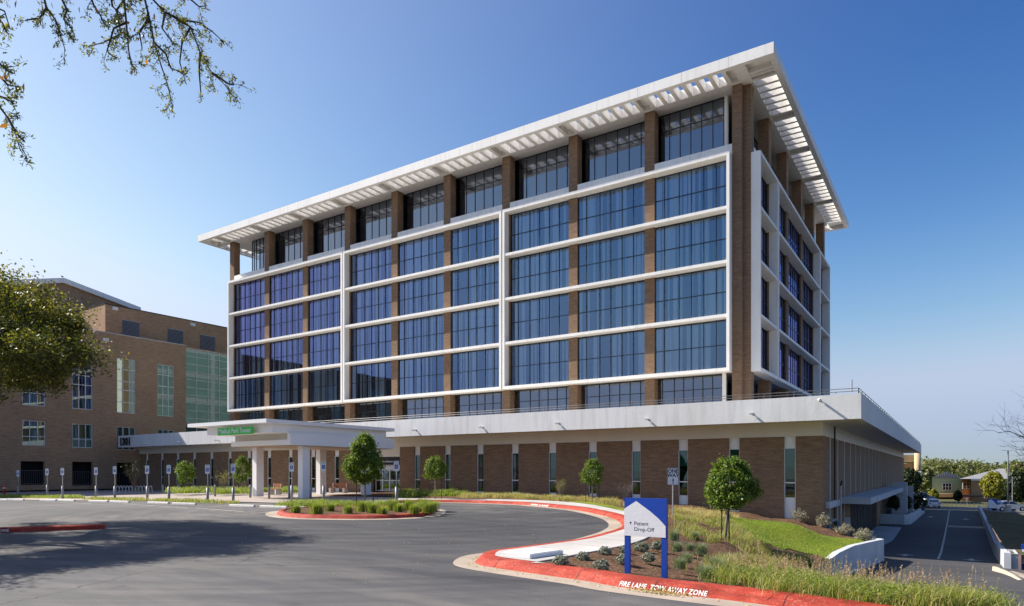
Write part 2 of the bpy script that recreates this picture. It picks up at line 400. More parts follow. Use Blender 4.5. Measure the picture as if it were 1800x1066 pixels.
def sheet(name, poly, hf, step, mat, label, cat='ground', kind='structure', edge=None):
    pts = resample(poly, edge or step)
    n = len(pts); edges = [(i, (i+1) % n) for i in range(n)]
    xs = [p.x for p in pts]; ys = [p.y for p in pts]
    if step < 500:
        y = min(ys)+step*.5; r = 0
        while y < max(ys):
            x = min(xs)+step*(.5 if r % 2 else .25)
            while x < max(xs):
                if inpoly(x, y, pts): pts.append(V((x+R.uniform(-.1, .1)*step, y+R.uniform(-.1, .1)*step)))
                x += step
            y += step*.87; r += 1
    vo, eo, fo, *_ = delaunay_2d_cdt(pts, edges, [], 1, 1e-4)
    mb = MB(); mb.add([(p.x, p.y, hf(p.x, p.y)) for p in vo], [list(f) for f in fo])
    o = mb.build(name, mat, None, True)
    for p in o.data.polygons:
        if p.normal.z < 0: p.flip()
    return tag(o, label, cat, None, kind)
def text2d(s, size=1.0, bold=0.0, align='LEFT', spacing=1.0):
    cu = bpy.data.curves.new('glyphs', 'FONT'); cu.body = s; cu.size = size; cu.offset = bold; cu.align_x = align; cu.resolution_u = 3
    cu.space_character = spacing
    o = bpy.data.objects.new('glyphs', cu); COL.objects.link(o)
    dg = bpy.context.evaluated_depsgraph_get(); me = o.evaluated_get(dg).to_mesh()
    vs = [(v.co.x, v.co.y) for v in me.vertices]; fs = [list(p.vertices) for p in me.polygons]
    o.evaluated_get(dg).to_mesh_clear(); bpy.data.objects.remove(o); bpy.data.curves.remove(cu)
    return vs, fs
def text_on(mb, s, size, fn, bold=0, align='LEFT', m=0, spacing=1.0):
    vs, fs = text2d(s, size, bold, align, spacing)
    if fs: mb.add([fn(x, y) for x, y in vs], fs, m)
    return mb
exec_parts = []
# ================================================================== MAIN BUILDING
YC, XS = 53.64, -13.2          # faces of the front and side brick columns
X0, BAY = -14.54, 7.32
ZF = [10.14, 14.37, 18.60, 22.83, 27.06]
ZSOF, ZTOP = 32.48, 33.30
YP, XP = 45.0, -4.57           # podium parapet planes
ZPB, ZPT = 5.17, 6.69
YW, XW = 47.5, -7.03           # podium brick planes
bld = thing('medical_building', 'six-storey white-framed brick and glass tower on a wide white-parapet podium', 'building', (-45, 60, 0))
def fb(mb, face, a0, a1, d0, d1, z0, z1, m=0):
    if face == 'F': mb.box(a0, a1, YC-d0, YC-d1, z0, z1, m)
    else: mb.box(XS+d0, XS+d1, a0, a1, z0, z1, m)
def pt(face, a, d, z): return (a, YC-d, z) if face == 'F' else (XS+d, a, z)
# columns
for i in range(1, 10):
    x = X0-BAY*i
    MB().box(x, x+.88, YC, YC+.9, 5.9, ZSOF+.05).build('brick_column', 'brick', bld)
MB().box(X0, -13.79, YC, YC+.9, 5.9, ZSOF+.05).box(-14.09, XS, YC+.46, YC+1.36, 5.9, ZSOF+.05).build('corner_column', 'brick', bld)
SCOL = [60.2+BAY*j for j in range(5)]
for y in SCOL: MB().box(XS-.9, XS, y, y+.95, 5.9, ZSOF+.05).build('brick_column', 'brick', bld)
MB().box(-80.42, -79.6, 89.4, 90.4, 5.9, ZSOF+.05).build('brick_column', 'brick', bld)
# projecting white frames
def pframe(face, a0, a1, d1=.75):
    mb = MB(); t = .24
    fb(mb, face, a0, a0+t, -.22, d1, ZF[0]-.28, ZF[4])
    fb(mb, face, a1-t, a1, -.22, d1, ZF[0]-.28, ZF[4])
    for k, z in enumerate(ZF):
        th = .28 if k in (0, 4) else .24
        fb(mb, face, a0+t, a1-t, -.22, d1-(0 if k in (0, 4) else .03), z-th, z)
    mb.build('projecting_frame', 'frame_white', bld)
c3, c6 = X0-BAY*3+.44, X0-BAY*6+.44
FR = [(c3+.07, X0), (c6+.07, c3-.07), (-79.85, c6-.07)]
for a0, a1 in FR: pframe('F', a0, a1)
SFR = [(54.12, 60.52), (60.68, 82.42), (82.58, 89.6)]
for a0, a1 in SFR: pframe('S', a0, a1, .72)
# floor slabs, interior core
slab = MB()
for z in ZF:
    slab.box(-80.0, -14.2, YC+.24, 89.2, z-.26, z-.01); slab.box(-14.2, XS-.24, YC+1.4, 89.2, z-.26, z-.01)
slab.build('floor_slab', 'ceiling_in', bld)
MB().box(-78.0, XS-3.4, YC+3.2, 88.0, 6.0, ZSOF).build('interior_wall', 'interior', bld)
def curtain(face, a0, a1, d, z0, z1, par):
    mb = MB(); a = a0; op = R.uniform(.45, .62)
    while a < a1-.05:
        w_ = min(R.choice((R.uniform(.07, .16), R.uniform(.16, .38))), a1-a)
        if R.random() < op:
            k = max(2, int(w_/.07)); yaw = R.uniform(-.05, .05); ph = R.uniform(0, 6)
            v = [(a+w_*i/k, d+yaw*(i/k-.5)+.022*math.sin(ph+i*2.2)) for i in range(k+1)]
            P_ = [pt(face, x, dd, z) for z in (z0, z1) for x, dd in v]
            mb.add(P_, [(i, i+1, k+1+i+1, k+1+i) for i in range(k)])
        a += w_
    return mb.build('curtain', 'curtain', par)
def window(face, a0, a1, d, z0, z1, cuts, trans, glass='glass', bar=.055, cur=True, name='window'):
    w = MB()
    fb(w, face, a0, a1, d-.06, d+.045, z0, z0+.07); fb(w, face, a0, a1, d-.06, d+.045, z1-.07, z1)
    for i, t in enumerate(cuts):
        a = a0+(a1-a0)*t; a = min(max(a, a0+bar/2), a1-bar/2)
        fb(w, face, a-bar/2, a+bar/2, d-.055, d+.05, z0+.07, z1-.07)
    for z in trans: fb(w, face, a0+bar, a1-bar, d-.05, d+.04, z-.03, z+.03)
    fr = w.build(name, 'metal_dark', bld)
    MB().poly([pt(face, a, d, z) for a, z in ((a0+.02, z0+.02), (a1-.02, z0+.02), (a1-.02, z1-.02), (a0+.02, z1-.02))]).build('pane', glass, fr)
    if cur: curtain(face, a0+.08, a1-.08, d-.11, z0+.04, z1-.1, fr)
    return fr
CUT = [0, .13, .335, .50, .665, .83, 1]
for i in range(9):
    al, ar = X0-BAY*(i+1)+.88, X0-BAY*i
    for a0, a1 in FR:
        if a0 < (al+ar)/2 < a1: al = max(al, a0+.24); ar = min(ar, a1-.24)
    for k in range(4):
        window('F', al, ar, -.2, ZF[k]+.005, ZF[k+1]-.27, CUT, [ZF[k]+1.95])
SB = [(55.0, 60.2)]+[(SCOL[j]+.95, SCOL[j+1]) for j in range(4)]
for j, (a0, a1) in enumerate(SB):
    if j == 0: a0 = 54.36
    for b0, b1 in SFR:
        if b0 < (a0+a1)/2 < b1: a0 = max(a0, b0+.24); a1 = min(a1, b1-.24)
    for k in range(4): window('S', a0, a1, -.2, ZF[k]+.005, ZF[k+1]-.27, CUT, [ZF[k]+1.95])
# top floor and terrace floor glazing
def blind(face, a0, a1, d, z0, z1, par, m='shade'): 
    mb = MB(); fb(mb, face, a0, a1, d-.02, d, z0, z1); mb.build('blind', m, par)
for i in range(9):
    al, ar = X0-BAY*(i+1)+.6, X0-BAY*i+.3
    if i == 8: al = -77.4
    if i == 0: ar = -15.5
    w = window('F', al, ar, -1.25, 27.06, ZSOF-.02, [0, .10, .2, .36, .52, .68, .84, 1], [31.05], 'glass_clear', .06, False)
    blind('F', al+(ar-al)*.21, al+(ar-al)*.36, -1.6, 27.1, 30.9, w)
    if i % 2 == 0: blind('F', al+(ar-al)*.37, al+(ar-al)*.52, -1.7, 27.9, 30.9, w)
    w = window('F', al, ar, -.8, 6.0, ZF[0]-.28, [0, .12, .3, .44, .58, .72, .86, 1], [8.75], 'glass_clear', .06, False)
    blind('F', al+(ar-al)*.13, al+(ar-al)*.3, -1.2, 6.3, 8.7, w)
    if i % 3: blind('F', al+(ar-al)*.45, al+(ar-al)*.9, -1.3, 7.2, 9.6, w, 'curtain')
MB().box(-15.45, -15.2, YC+1.1, YC+1.4, 27.06, ZSOF-.02).build('corner_post', 'frame_white', bld)
MB().box(-15.4, -15.1, YC+.3, YC+.6, 6.0, ZF[0]-.28).build('corner_post', 'frame_white', bld)
for a0, a1 in ((56.2, 67), (67.1, 78), (78.1, 88.5)):
    window('S', a0, a1, -1.9, 27.06, ZSOF-.02, [0, .2, .4, .6, .8, 1], [31.05], 'glass_clear', .06, False)
    window('S', a0, a1, -1.6, 6.0, ZF[0]-.28, [0, .2, .4, .6, .8, 1], [8.75], 'glass_clear', .06, False)
up = MB()
for i in range(9): up.box(X0-BAY*(i+1)+.88, X0-BAY*i, YC+.02, YC+.2, 27.06, 27.92)
for j, (a0, a1) in enumerate(SB): up.box(XS-.2, XS-.02, a0, a1, 27.06, 27.92)
up.build('upstand_wall', 'frame_white', bld)
MB().box(-80.3, -80.05, YC+1, 89.4, 6, 27.06).build('side_wall', 'metal_grey', bld)
for k in range(4):
    for y in range(5): MB().box(-80.34, -80.3, 56+y*6.7, 56+y*6.7+5.9, ZF[k]+.3, ZF[k+1]-.5).build('side_window', 'teal', bld)
MB().box(-80.05, XS-.5, 89.3, 89.6, 6, 27.06).build('rear_wall', 'brick', bld)
# roof canopy: slab, fascia, open pergola ribs with a closed coffer over every column
XRO, XLO, YFO, YBO = -10.86, -83.6, 51.06, 93.0
IN = .42; BS = 53.35; XSI = -13.0; XLI = -81.2; YBI = 90.8
rs = MB()
rs.box(XLI, XSI, BS, YBI, ZSOF, ZTOP-.05)
rs.build('roof_slab', 'cream_white' if 'cream_white' in M else 'frame_white', bld)
fa = MB()
fa.box(XLO, XRO, YFO, YFO+IN, ZSOF, ZTOP); fa.box(XLO, XRO, YBO-IN, YBO, ZSOF, ZTOP)
fa.box(XRO-IN, XRO, YFO+IN, YBO-IN, ZSOF, ZTOP); fa.box(XLO, XLO+IN, YFO+IN, YBO-IN, ZSOF, ZTOP)
fa.build('roof_fascia', 'frame_white', bld)
for i in range(19): x = X0+.44-i*BAY/2; MB().box(x-.012, x+.012, YFO-.003, YFO, ZSOF+.01, ZTOP-.01).build('fascia_seam', 'metal_grey', bld)
for j in range(11): y = 53+j*BAY/2; MB().box(XRO, XRO+.003, y-.012, y+.012, ZSOF+.01, ZTOP-.01).build('fascia_seam', 'metal_grey', bld)
pg = MB(); PITCH = BAY/7
class cof:
    @staticmethod
    def box(*a): MB().box(*a).build('roof_coffer', 'frame_white', bld)
def cells_front(xc0, nbay, y0, y1):
    for b in range(nbay+1):
        for c in range(7):
            xc = xc0-b*BAY-c*PITCH
            if xc < XLI: break
            pg.box(xc-PITCH/2-.17, xc-PITCH/2+.17, y0, y1, ZSOF+.002, ZTOP-.06)
            if c == 0: cof.box(xc-PITCH/2+.17, xc+PITCH/2-.17, y0, y1, ZSOF+.42, ZTOP-.08)
cells_front(X0+.44, 9, YFO+IN, BS)
pg.box(XSI-.9, XSI, YFO+IN, BS, ZSOF+.002, ZTOP-.07); pg.build('roof_pergola', 'frame_white', bld); pg = MB()
cells_front(X0+.44, 9, YBI, YBO-IN); pg.build('roof_pergola', 'frame_white', bld); pg = MB()
yc0 = SCOL[0]+.47-BAY
def cells_side(x0, x1):
    for b in range(6):
        for c in range(7):
            yc = yc0+b*BAY+c*PITCH
            if yc > 90.9: break
            pg.box(x0, x1, yc-PITCH/2-.14, yc-PITCH/2+.14, ZSOF+.002, ZTOP-.06)
            if c == 0: cof.box(x0, x1, yc-PITCH/2+.14, yc+PITCH/2-.14, ZSOF+.42, ZTOP-.08)
cells_side(XSI, XRO-IN); pgm = pg; pg = MB(); cells_side(XLO+IN, XLI); pg.build('roof_pergola', 'frame_white', bld); pg = pgm
for x0, x1 in ((XSI, XRO-IN), (XLO+IN, XLI)):
    for y0, y1 in ((YFO+IN, BS-.3), (YBI+.3, YBO-IN)): cof.box(x0, x1, y0, y1, ZSOF+.42, ZTOP-.08)
pg.box(XSI, XRO-IN, BS-.3, BS, ZSOF+.002, ZTOP-.06)
pg.build('roof_pergola', 'frame_white', bld)
# ---- podium
par = MB()
par.box(-92, XP, YP, YP+.3, ZPB, ZPT); par.box(XP-.3, XP, YP+.3, 138, ZPB, ZPT); par.box(-92, -91.7, YP+.3, 47.2, ZPB, ZPT)
par.build('podium_parapet', 'stucco', bld)
MB().box(-91.7, XP-.3, YP+.3, 138, ZPB+.06, 6.0).build('podium_soffit', 'cream', bld)
bm = MB(); bm.box(-91.5, XW-.02, YW+.03, YW+.5, 4.33, ZPB+.06); bm.box(XW-.5, XW-.021, YW+.5, 134, 4.33, ZPB+.06)
sofj = MB()
x = -90.0
while x < XP-.6:
    MB().box(x, x+.28, YP+.3, YP+1.15, ZPB-.02, ZPB+.06).build('soffit_bracket', 'cream', bld); x += 1.83
bm.build('wall_beam', 'cream', bld)
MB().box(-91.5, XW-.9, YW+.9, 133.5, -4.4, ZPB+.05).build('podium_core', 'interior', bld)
STR = [-9.08-3.66*i for i in range(23) if i != 10]
hw = .37
edges = [XW]+[e for x in STR for e in (x+hw, x-hw)]+[-91.5]
pairs = [(edges[i], edges[i+1]) for i in range(0, len(edges)-1, 2)]
for a, b in pairs:
    if a > -44.2 and b < -48:      # entrance gap
        for p, q in ((a, -44.2), (-48.0, b)): MB().box(p, q, YW, YW+.4, -.6, 4.33).build('brick_panel', 'brick', bld)
    else: MB().box(a, b, YW, YW+.4, -2.6 if a > -20 else -.6, 4.33).build('brick_panel', 'brick', bld)
for n, x in enumerate(STR):
    f = MB(); y = YW+.16; t = .055
    f.box(x-hw, x+hw, y, y+.16, 3.60, 4.33); f.box(x-hw, x+hw, y, y+.16, -2.6 if x > -20 else -.5, .25)
    for q in (x-hw, x+hw-t): f.box(q, q+t, y-.06, y+.1, .25, 3.60)
    f.box(x-hw+t, x+hw-t, y-.05, y+.09, 1.20, 1.28); f.box(x-hw+t, x+hw-t, y-.05, y+.09, 3.53, 3.60)
    fr = f.build('strip_window', 'white', bld)
    MB().poly([(x-hw+t, y+.04, .25), (x+hw-t, y+.04, .25), (x+hw-t, y+.04, 3.55), (x-hw+t, y+.04, 3.55)]).build('pane', 'glass_green', fr)
    zb = R.choice((1.3, 2.2, 2.4, 2.0, 2.3))
    MB().box(x-hw, x+hw, y+.18, y+.2, zb, 3.58).build('roller_shade', 'shade', fr)
# side brick panels and slits
ys = [50.6+3.66*j for j in range(23)]
edges = [YW+.4]+[e for y in ys for e in (y-.28, y+.28)]+[134]
for i in range(0, len(edges)-1, 2):
    lowdoor = 61.0 < (edges[i]+edges[i+1])/2 < 84
    MB().box(XW-.4, XW, edges[i], edges[i+1], -.42 if lowdoor else -4.6, 4.33).build('brick_panel', 'brick', bld)
for y in ys:
    f = MB(); z0 = -.42 if 60 < y < 84 else -4.6
    f.box(XW-.3, XW-.02, y+.23, y+.28, z0, 4.33); f.box(XW-.3, XW-.02, y-.28, y-.24, z0, 4.33)
    fr = f.build('slit_window', 'white', bld)
    MB().poly([(XW-.28, y-.24, z0), (XW-.28, y+.23, z0), (XW-.28, y+.23, 4.33), (XW-.28, y-.24, 4.33)]).build('pane', 'glass_green', fr)
MB().box(-91.4, -91.1, YW+.4, 133, -.6, 5).box(-91, XW-.5, 133.6, 134, -4.6, 5.17).build('rear_podium_wall', 'brick', bld)
# recessed north entrance
ent = MB(); ye = YW+.62
ent.box(-48, -44.2, YW+.25, YW+.4, 2.66, 3.42, 0); ent.box(-48, -44.2, YW+.1, YW+.5, 3.42, 4.33, 1)
ent.build('entrance_fascia', ['black', 'cream'], bld)
df = MB()
for x in (-47.95, -47.0, -46.05, -45.15, -44.27): df.box(x-.06, x+.06, ye-.06, ye+.06, .04, 2.62)
for z in (.05, 1.08, 2.1, 2.58): df.box(-47.9, -44.3, ye-.05, ye+.05, z, z+.07)
df.box(-47.9, -44.3, ye-.09, ye+.05, 2.2, 2.58)
dr = df.build('entrance_door', 'alu', bld)
MB().poly([(-47.9, ye, .05), (-44.3, ye, .05), (-44.3, ye, 2.58), (-47.9, ye, 2.58)]).build('pane', 'glass_clear', dr)
lt = MB(); text_on(lt, 'North Entrance', .22, lambda x, y: (-46.75+x, YW+.245, 2.9+y), .006); lt.build('entrance_lettering', 'sign_white', bld)
# railing along the parapet
rl = MB(); zr = ZPT+.34
for z in (zr, zr-.17): rl.tube([(-72, YP+.15, z), (XP-.15, YP+.15, z)], .022, 6); rl.tube([(XP-.15, YP+.15, z), (XP-.15, 137.8, z)], .022, 6)
x = XP-.15
while x > -72: rl.box(x-.02, x+.02, YP+.13, YP+.17, ZPT, zr); x -= 1.83
y = YP+.15
while y < 137.8: rl.box(XP-.17, XP-.13, y-.02, y+.02, ZPT, zr); y += 1.83
rl.build('roof_railing', 'rail', bld)
n1301 = MB(); text_on(n1301, '1301', 1.28, lambda x, y: (-91.55+x*1.12, YP-.05, 5.45+y), .095, 'LEFT', 0, 1.0)
n = n1301.build('building_number', 'black', bld)
MB().tube([onY(1497, 690, 46.5), onY(1497, 668, 46.5)], .05, 8).box(-6.2, -6.1, 46.45, 46.55, 6.9, 7.0).build('antenna', 'metal_grey', bld)
# garage level: canopy, storefront posts
gc = MB(); gc.box(XW+.002, -5.0, 55.4, 94, -.42, .06); gc.box(XW+.002, XW+.25, 48.5, 54.2, -.46, -.02)
gc.build('garage_canopy', 'wallpaint', bld)
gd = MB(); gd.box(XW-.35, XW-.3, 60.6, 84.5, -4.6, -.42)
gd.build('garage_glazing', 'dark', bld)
for y in (62, 66.5, 71, 75.5, 80, 84.2): MB().box(XW-.04, XW+.05, y-.05, y+.05, -4.6, -.42).build('garage_post', 'rail', bld)
MB().box(-6.2, -4.6, 94.002, 95.2, -4.5, .7).build('garage_pier', 'wallpaint', bld)
MB().box(XW, -4.2, 100, 100.4, -4.5, .15).build('garage_pier', 'wallpaint', bld)
MB().tube([(XW+.14, 51.6, 5.15), (XW+.14, 51.6, -3.2)], .06, 8).build('downspout', 'black', bld)
# ---- things fixed on the parapet
cam0 = thing('security_camera', 'x', 'camera', (0, 0, 0), 'cameras along the podium parapet')
MB().box(-.06, .06, -.04, 0, -.06, .06).tube([(0, 0, 0), (0, -.16, .02)], .03, 8).build('bracket', 'white', cam0)
cb = MB().tube([(-.02, -.1, .0), (.03, -.46, -.06)], .075, 10).build('camera_body', 'white', cam0)
for k, (px, py) in enumerate([(1440, 703), (1322, 727), (1139, 737), (982, 744), (848, 751), (731, 756), (384, 774), (318, 777), (258, 780)]):
    o = cam0 if k == 0 else copy_tree(cam0)
    p = onY(px, py, YP)
    lab = ['white bullet camera on the parapet closest to the podium corner, casting a long shadow', 'white bullet camera on the parapet above the third and fourth slit windows from the corner',
           'white bullet camera on the parapet straight above the one way sign', 'white bullet camera on the parapet straight above the bare pale shrub by the wall', 'white bullet camera on the parapet above a slit window midway to the entrance',
           'white bullet camera on the parapet just right of the main entrance', 'small camera on the sunlit parapet under the green sign', 'small camera on the shaded parapet halfway between the number 1301 and the green sign', 'small camera on the shaded parapet just right of the number 1301'][k]
    put(o, p, R.uniform(-.2, .2), 1.0, lab)
# ================================================================== ENTRANCE CANOPY
cp = thing('entrance_canopy', 'white flat-roofed drop-off canopy on square columns in front of the entrance', 'canopy', (-43, 35, 0))
for x, y in ((-45.95, 32.6), (-40.5, 32.6), (-45.95, 38.9), (-40.5, 38.9)):
    mb = MB(); mb.box(x, x+.52, y, y+.66, .03, 3.9)
    mb.build('canopy_column', 'panel', cp)
MB().box(-46.4, -39.4, 31.05, 41.7, 3.9, 4.28).box(-39.75, -39.397, 31.047, 41.703, 4.28, 4.745).build('canopy_beam', 'panel', cp)
MB().box(-46.25, -39.76, 31.3, 41.6, 4.28, 4.75).build('canopy_band', 'cream', cp)
MB().box(-47.4, -39.7, 29.7, 41.0, 4.75, 5.36).build('canopy_fascia', 'panel', cp)
MB().box(-48.7, -39.2, 28.9, 41.5, 5.36, 5.62).build('canopy_roof', 'panel', cp)
MB().box(-46.2, -39.6, 31.2, 41.5, 3.87, 3.9).build('canopy_soffit', 'soffit_wood', cp)
gs = thing('green_sign', 'green Medical Park Tower name board hung on the front of the white canopy', 'sign', onY(414, 755, 29.3))
p0, p1 = onY(383.5, 755, 29.35), onY(445, 755, 29.35)
MB().box(p0.x, p1.x, 29.3, 29.38, 4.66, 5.18).build('sign_panel', 'sign_green', gs)
for t in (.3, .72): MB().box(p0.x+(p1.x-p0.x)*t-.04, p0.x+(p1.x-p0.x)*t+.04, 29.38, 29.7, 4.9, 5.0).build('bracket', 'metal_grey', gs)
lt = MB(); text_on(lt, 'Medical Park Tower', .47, lambda x, y: (p0.x+.12+x, 29.296, 4.79+y), .008); lt.build('lettering', 'sign_white', gs)
# ================================================================== LEFT BRICK BUILDING (face X = -94)
XL = -94.0
lb = thing('brick_building', 'large brown brick hospital block with tall windows, louvres and a green glass wall', 'building', (-100, 60, 0))
def lz(px, py, X=XL): return onX(px, py, X)
def wall_cut(mb, X, y0, y1, z0, z1, holes, depth=.45):
    """brick wall in plane X with rectangular openings (ya, yb, za, zb)"""
    ysn = sorted({y0, y1, *[h[0] for h in holes], *[h[1] for h in holes]}); zs = sorted({z0, z1, *[h[2] for h in holes], *[h[3] for h in holes]})
    ysn = [y for y in ysn if y0 <= y <= y1]; zs = [z for z in zs if z0 <= z <= z1]
    for i in range(len(ysn)-1):
        for j in range(len(zs)-1):
            cy, cz = (ysn[i]+ysn[i+1])/2, (zs[j]+zs[j+1])/2
            if any(h[0] < cy < h[1] and h[2] < cz < h[3] for h in holes): continue
            mb.add([(X, ysn[i], zs[j]), (X, ysn[i+1], zs[j]), (X, ysn[i+1], zs[j+1]), (X, ysn[i], zs[j+1])], [(0, 1, 2, 3)])
    for a, b, c, d in holes:
        mb.add([(X, a, c), (X, b, c), (X, b, d), (X, a, d), (X-depth, a, c), (X-depth, b, c), (X-depth, b, d), (X-depth, a, d)],
               [(0, 4, 5, 1), (1, 5, 6, 2), (2, 6, 7, 3), (3, 7, 4, 0)])
def hole(px0, px1, pyt, pyb):
    a = lz(px0, pyt); b = lz(px0, pyb); c = lz(px1, pyt)
    return (a.y, c.y, b.z, a.z)
W2 = [hole(39, 80, 738.6, 783), hole(127, 163, 744.5, 787), hole(205.6, 238.7, 750, 791), hole(277.4, 306, 755, 793)]
W3 = [hole(39, 80, 600, 712), hole(127, 163, 615, 718.5), hole(205.6, 238.6, 629, 725.6), hole(277, 306, 640, 731)]
WG = [hole(36.5, 78.6, 811, 853), hole(127, 163, 812, 854), hole(205.6, 235, 813.5, 855)]
yc_ = lz(327, 613)
W0 = [(h[0]-11.5, h[1]-11.5, h[2], h[3]) for h in (W2[0], W3[0], WG[0])]
W00 = [(h[0]-23, h[1]-23, h[2], h[3]) for h in (W2[0], W3[0])]
mb = MB(); ZR = 20.45
Y0L = 8.0
wall_cut(mb, XL, Y0L, yc_.y, -.3, ZR, W2+W3+WG+W0+W00)
mb.box(XL-16, XL-.46, Y0L, Y0L+.4, -.3, ZR)
mb.box(XL-16, XL-.3, Y0L+.4, 140, ZR-.35, ZR-.05)
mb.add([(XL, Y0L, -.3), (XL-.5, Y0L, -.3), (XL-.5, Y0L, ZR), (XL, Y0L, ZR)], [(0, 1, 2, 3)])
mb.build('brick_wall', 'brick_left', lb)
MB().box(XL-.5, XL+.03, Y0L-.02, yc_.y, ZR, ZR+.12).build('roof_coping', 'metal_grey', lb)
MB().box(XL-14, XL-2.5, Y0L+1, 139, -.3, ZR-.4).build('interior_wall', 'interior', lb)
fl = MB()
for z in (4.4, 9.3, 14.2): fl.box(XL-2.5, XL-.5, Y0L+.5, 139, z-.2, z)
fl.build('floor_slab', 'ceiling_in', lb)
def lwin(h, rows, cols=3):
    a, b, c, d = h; x = XL-.16; t = .09; f = MB()
    for k in range(cols+1):
        y = a+(b-a)*k/cols; y = min(max(y, a+t/2), b-t/2); f.box(x-.06, x+.05, y-t/2, y+t/2, c, d)
    for r in [0]+rows+[1]:
        z = c+(d-c)*r; z = min(max(z, c+t/2), d-t/2); f.box(x-.05, x+.045, a+t, b-t, z-t/2, z+t/2)
    o = f.build('window', 'alu', lb)
    MB().poly([(x, a, c), (x, b, c), (x, b, d), (x, a, d)]).build('pane', 'glass_left', o)
    s = MB(); 
    rr = [0]+rows+[1]
    s.box(x-.3, x-.28, a, b, c+(d-c)*rr[-2]*(.98), d-(d-c)*.02); s.build('blind', 'shade', o)
    s = MB(); s.box(x-.12, x-.1, a, b, c, c+(d-c)*rr[1]); s.build('spandrel', 'shade', o)
for h in W2+W0[:1]+W00[:1]: lwin(h, [.36])
for h in W3+W0[1:2]+W00[1:]: lwin(h, [.2, .42, .58, .8])
for h in WG+W0[2:]:
    a, b, c, d = h; rl = MB(); rl.box(XL-.2, XL-.15, a, b, c+1.75, c+1.8); rl.box(XL-.2, XL-.15, a, b, c+.1, c+.15)
    k = int((b-a)/.22)
    for i in range(k+1): y = a+(b-a)*i/k; rl.box(XL-.19, XL-.16, y-.012, y+.012, c+.15, c+1.75)
    rl.build('opening_railing', 'rail', lb)
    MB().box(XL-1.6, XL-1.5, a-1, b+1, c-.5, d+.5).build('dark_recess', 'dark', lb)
cw = MB(); x = XL-.35; ya, yb = yc_.y, 96.0
k = 22
for i in range(k+1): y = ya+(yb-ya)*i/k; cw.box(x-.06, x+.06, y-.035, y+.035, 3, 20.2)
for i in range(16): z = 3+17.2*i/15; cw.box(x-.05, x+.055, ya, yb, z-.03, z+.03)
cwo = cw.build('curtain_wall', 'alu', lb)
MB().poly([(x, ya, 3), (x, yb, 3), (x, yb, 20.2), (x, ya, 20.2)]).build('pane', 'glass_left', cwo)
sp = MB()
for i in (0, 1, 4, 5, 8, 9, 12, 13, 14): sp.box(x-.25, x-.2, ya, yb, 3+17.2*i/15, 3+17.2*(i+1)/15)
sp.build('spandrel', 'shade', cwo)
MB().box(XL-2, x-.3, yb, 140, -.3, ZR-.06).build('brick_wall', 'brick_left', lb)
XU = -98.0
ye = onX(185, 533, XU).y; zu = 25.2
MB().box(XU-14, XU, ye, 140, ZR-.3, zu).build('plant_room', 'brick_left', lb)
MB().box(XU-14.05, XU+.05, ye-.05, 140, zu, zu+.12).build('roof_coping', 'metal_dark', lb)
for p0_, p1_, yt, ybm in ((215, 245, 562, 592), (295, 322, 577, 606), (352, 378, 588, 618)):
    a, b, c = onX(p0_, yt, XU), onX(p0_, ybm, XU), onX(p1_, yt, XU)
    lv = MB(); nS = 14; 
    lv.box(XU, XU+.06, a.y, c.y, b.z, b.z+.06); lv.box(XU, XU+.06, a.y, c.y, a.z-.06, a.z)
    for i in range(nS):
        z = b.z+(a.z-b.z)*(i+.5)/nS; lv.add([(XU+.02, a.y, z+.1), (XU+.02, c.y, z+.1), (XU+.12, c.y, z-.02), (XU+.12, a.y, z-.02)], [(0, 1, 2, 3)])
    lvo = lv.build('louvre_vent', 'metal_grey', lb); MB().box(XU+.005, XU+.015, a.y, c.y, b.z, a.z).build('vent_back', 'metal_dark', lvo)
for (pa, pb, yt, ybm, X) in ((197, 206, 539.5, 545, XU), (334, 342, 568, 573, XU), (180, 190, 594.5, 600, XL)):
    a, b, c = onX(pa, yt, X), onX(pa, ybm, X), onX(pb, yt, X)
    MB().box(X, X+.25, a.y, c.y, b.z, a.z).build('wall_light', 'sign_white', lb)
XG = -112.0
g0, g1, g2 = onX(-60, 496, XG), onX(110, 489.5, XG), onX(245, 541.5, XG)
gp = [(XG, g0.y, 15), (XG, g0.y, g0.z-.7), (XG, g1.y, g1.z-.7), (XG, g2.y, g2.z-.7), (XG, g2.y, 15)]
MB().extr(gp, (-18, 0, 0)).build('gable_wall', 'brick_left', lb)
gt = MB()
for a, b in ((g0, g1), (g1, g2)): gt.extr([(XG+.5, a.y, a.z-.75), (XG+.5, b.y, b.z-.75), (XG+.5, b.y, b.z), (XG+.5, a.y, a.z)], (-19, 0, 0))
gt.build('gable_fascia', 'frame_white', lb)
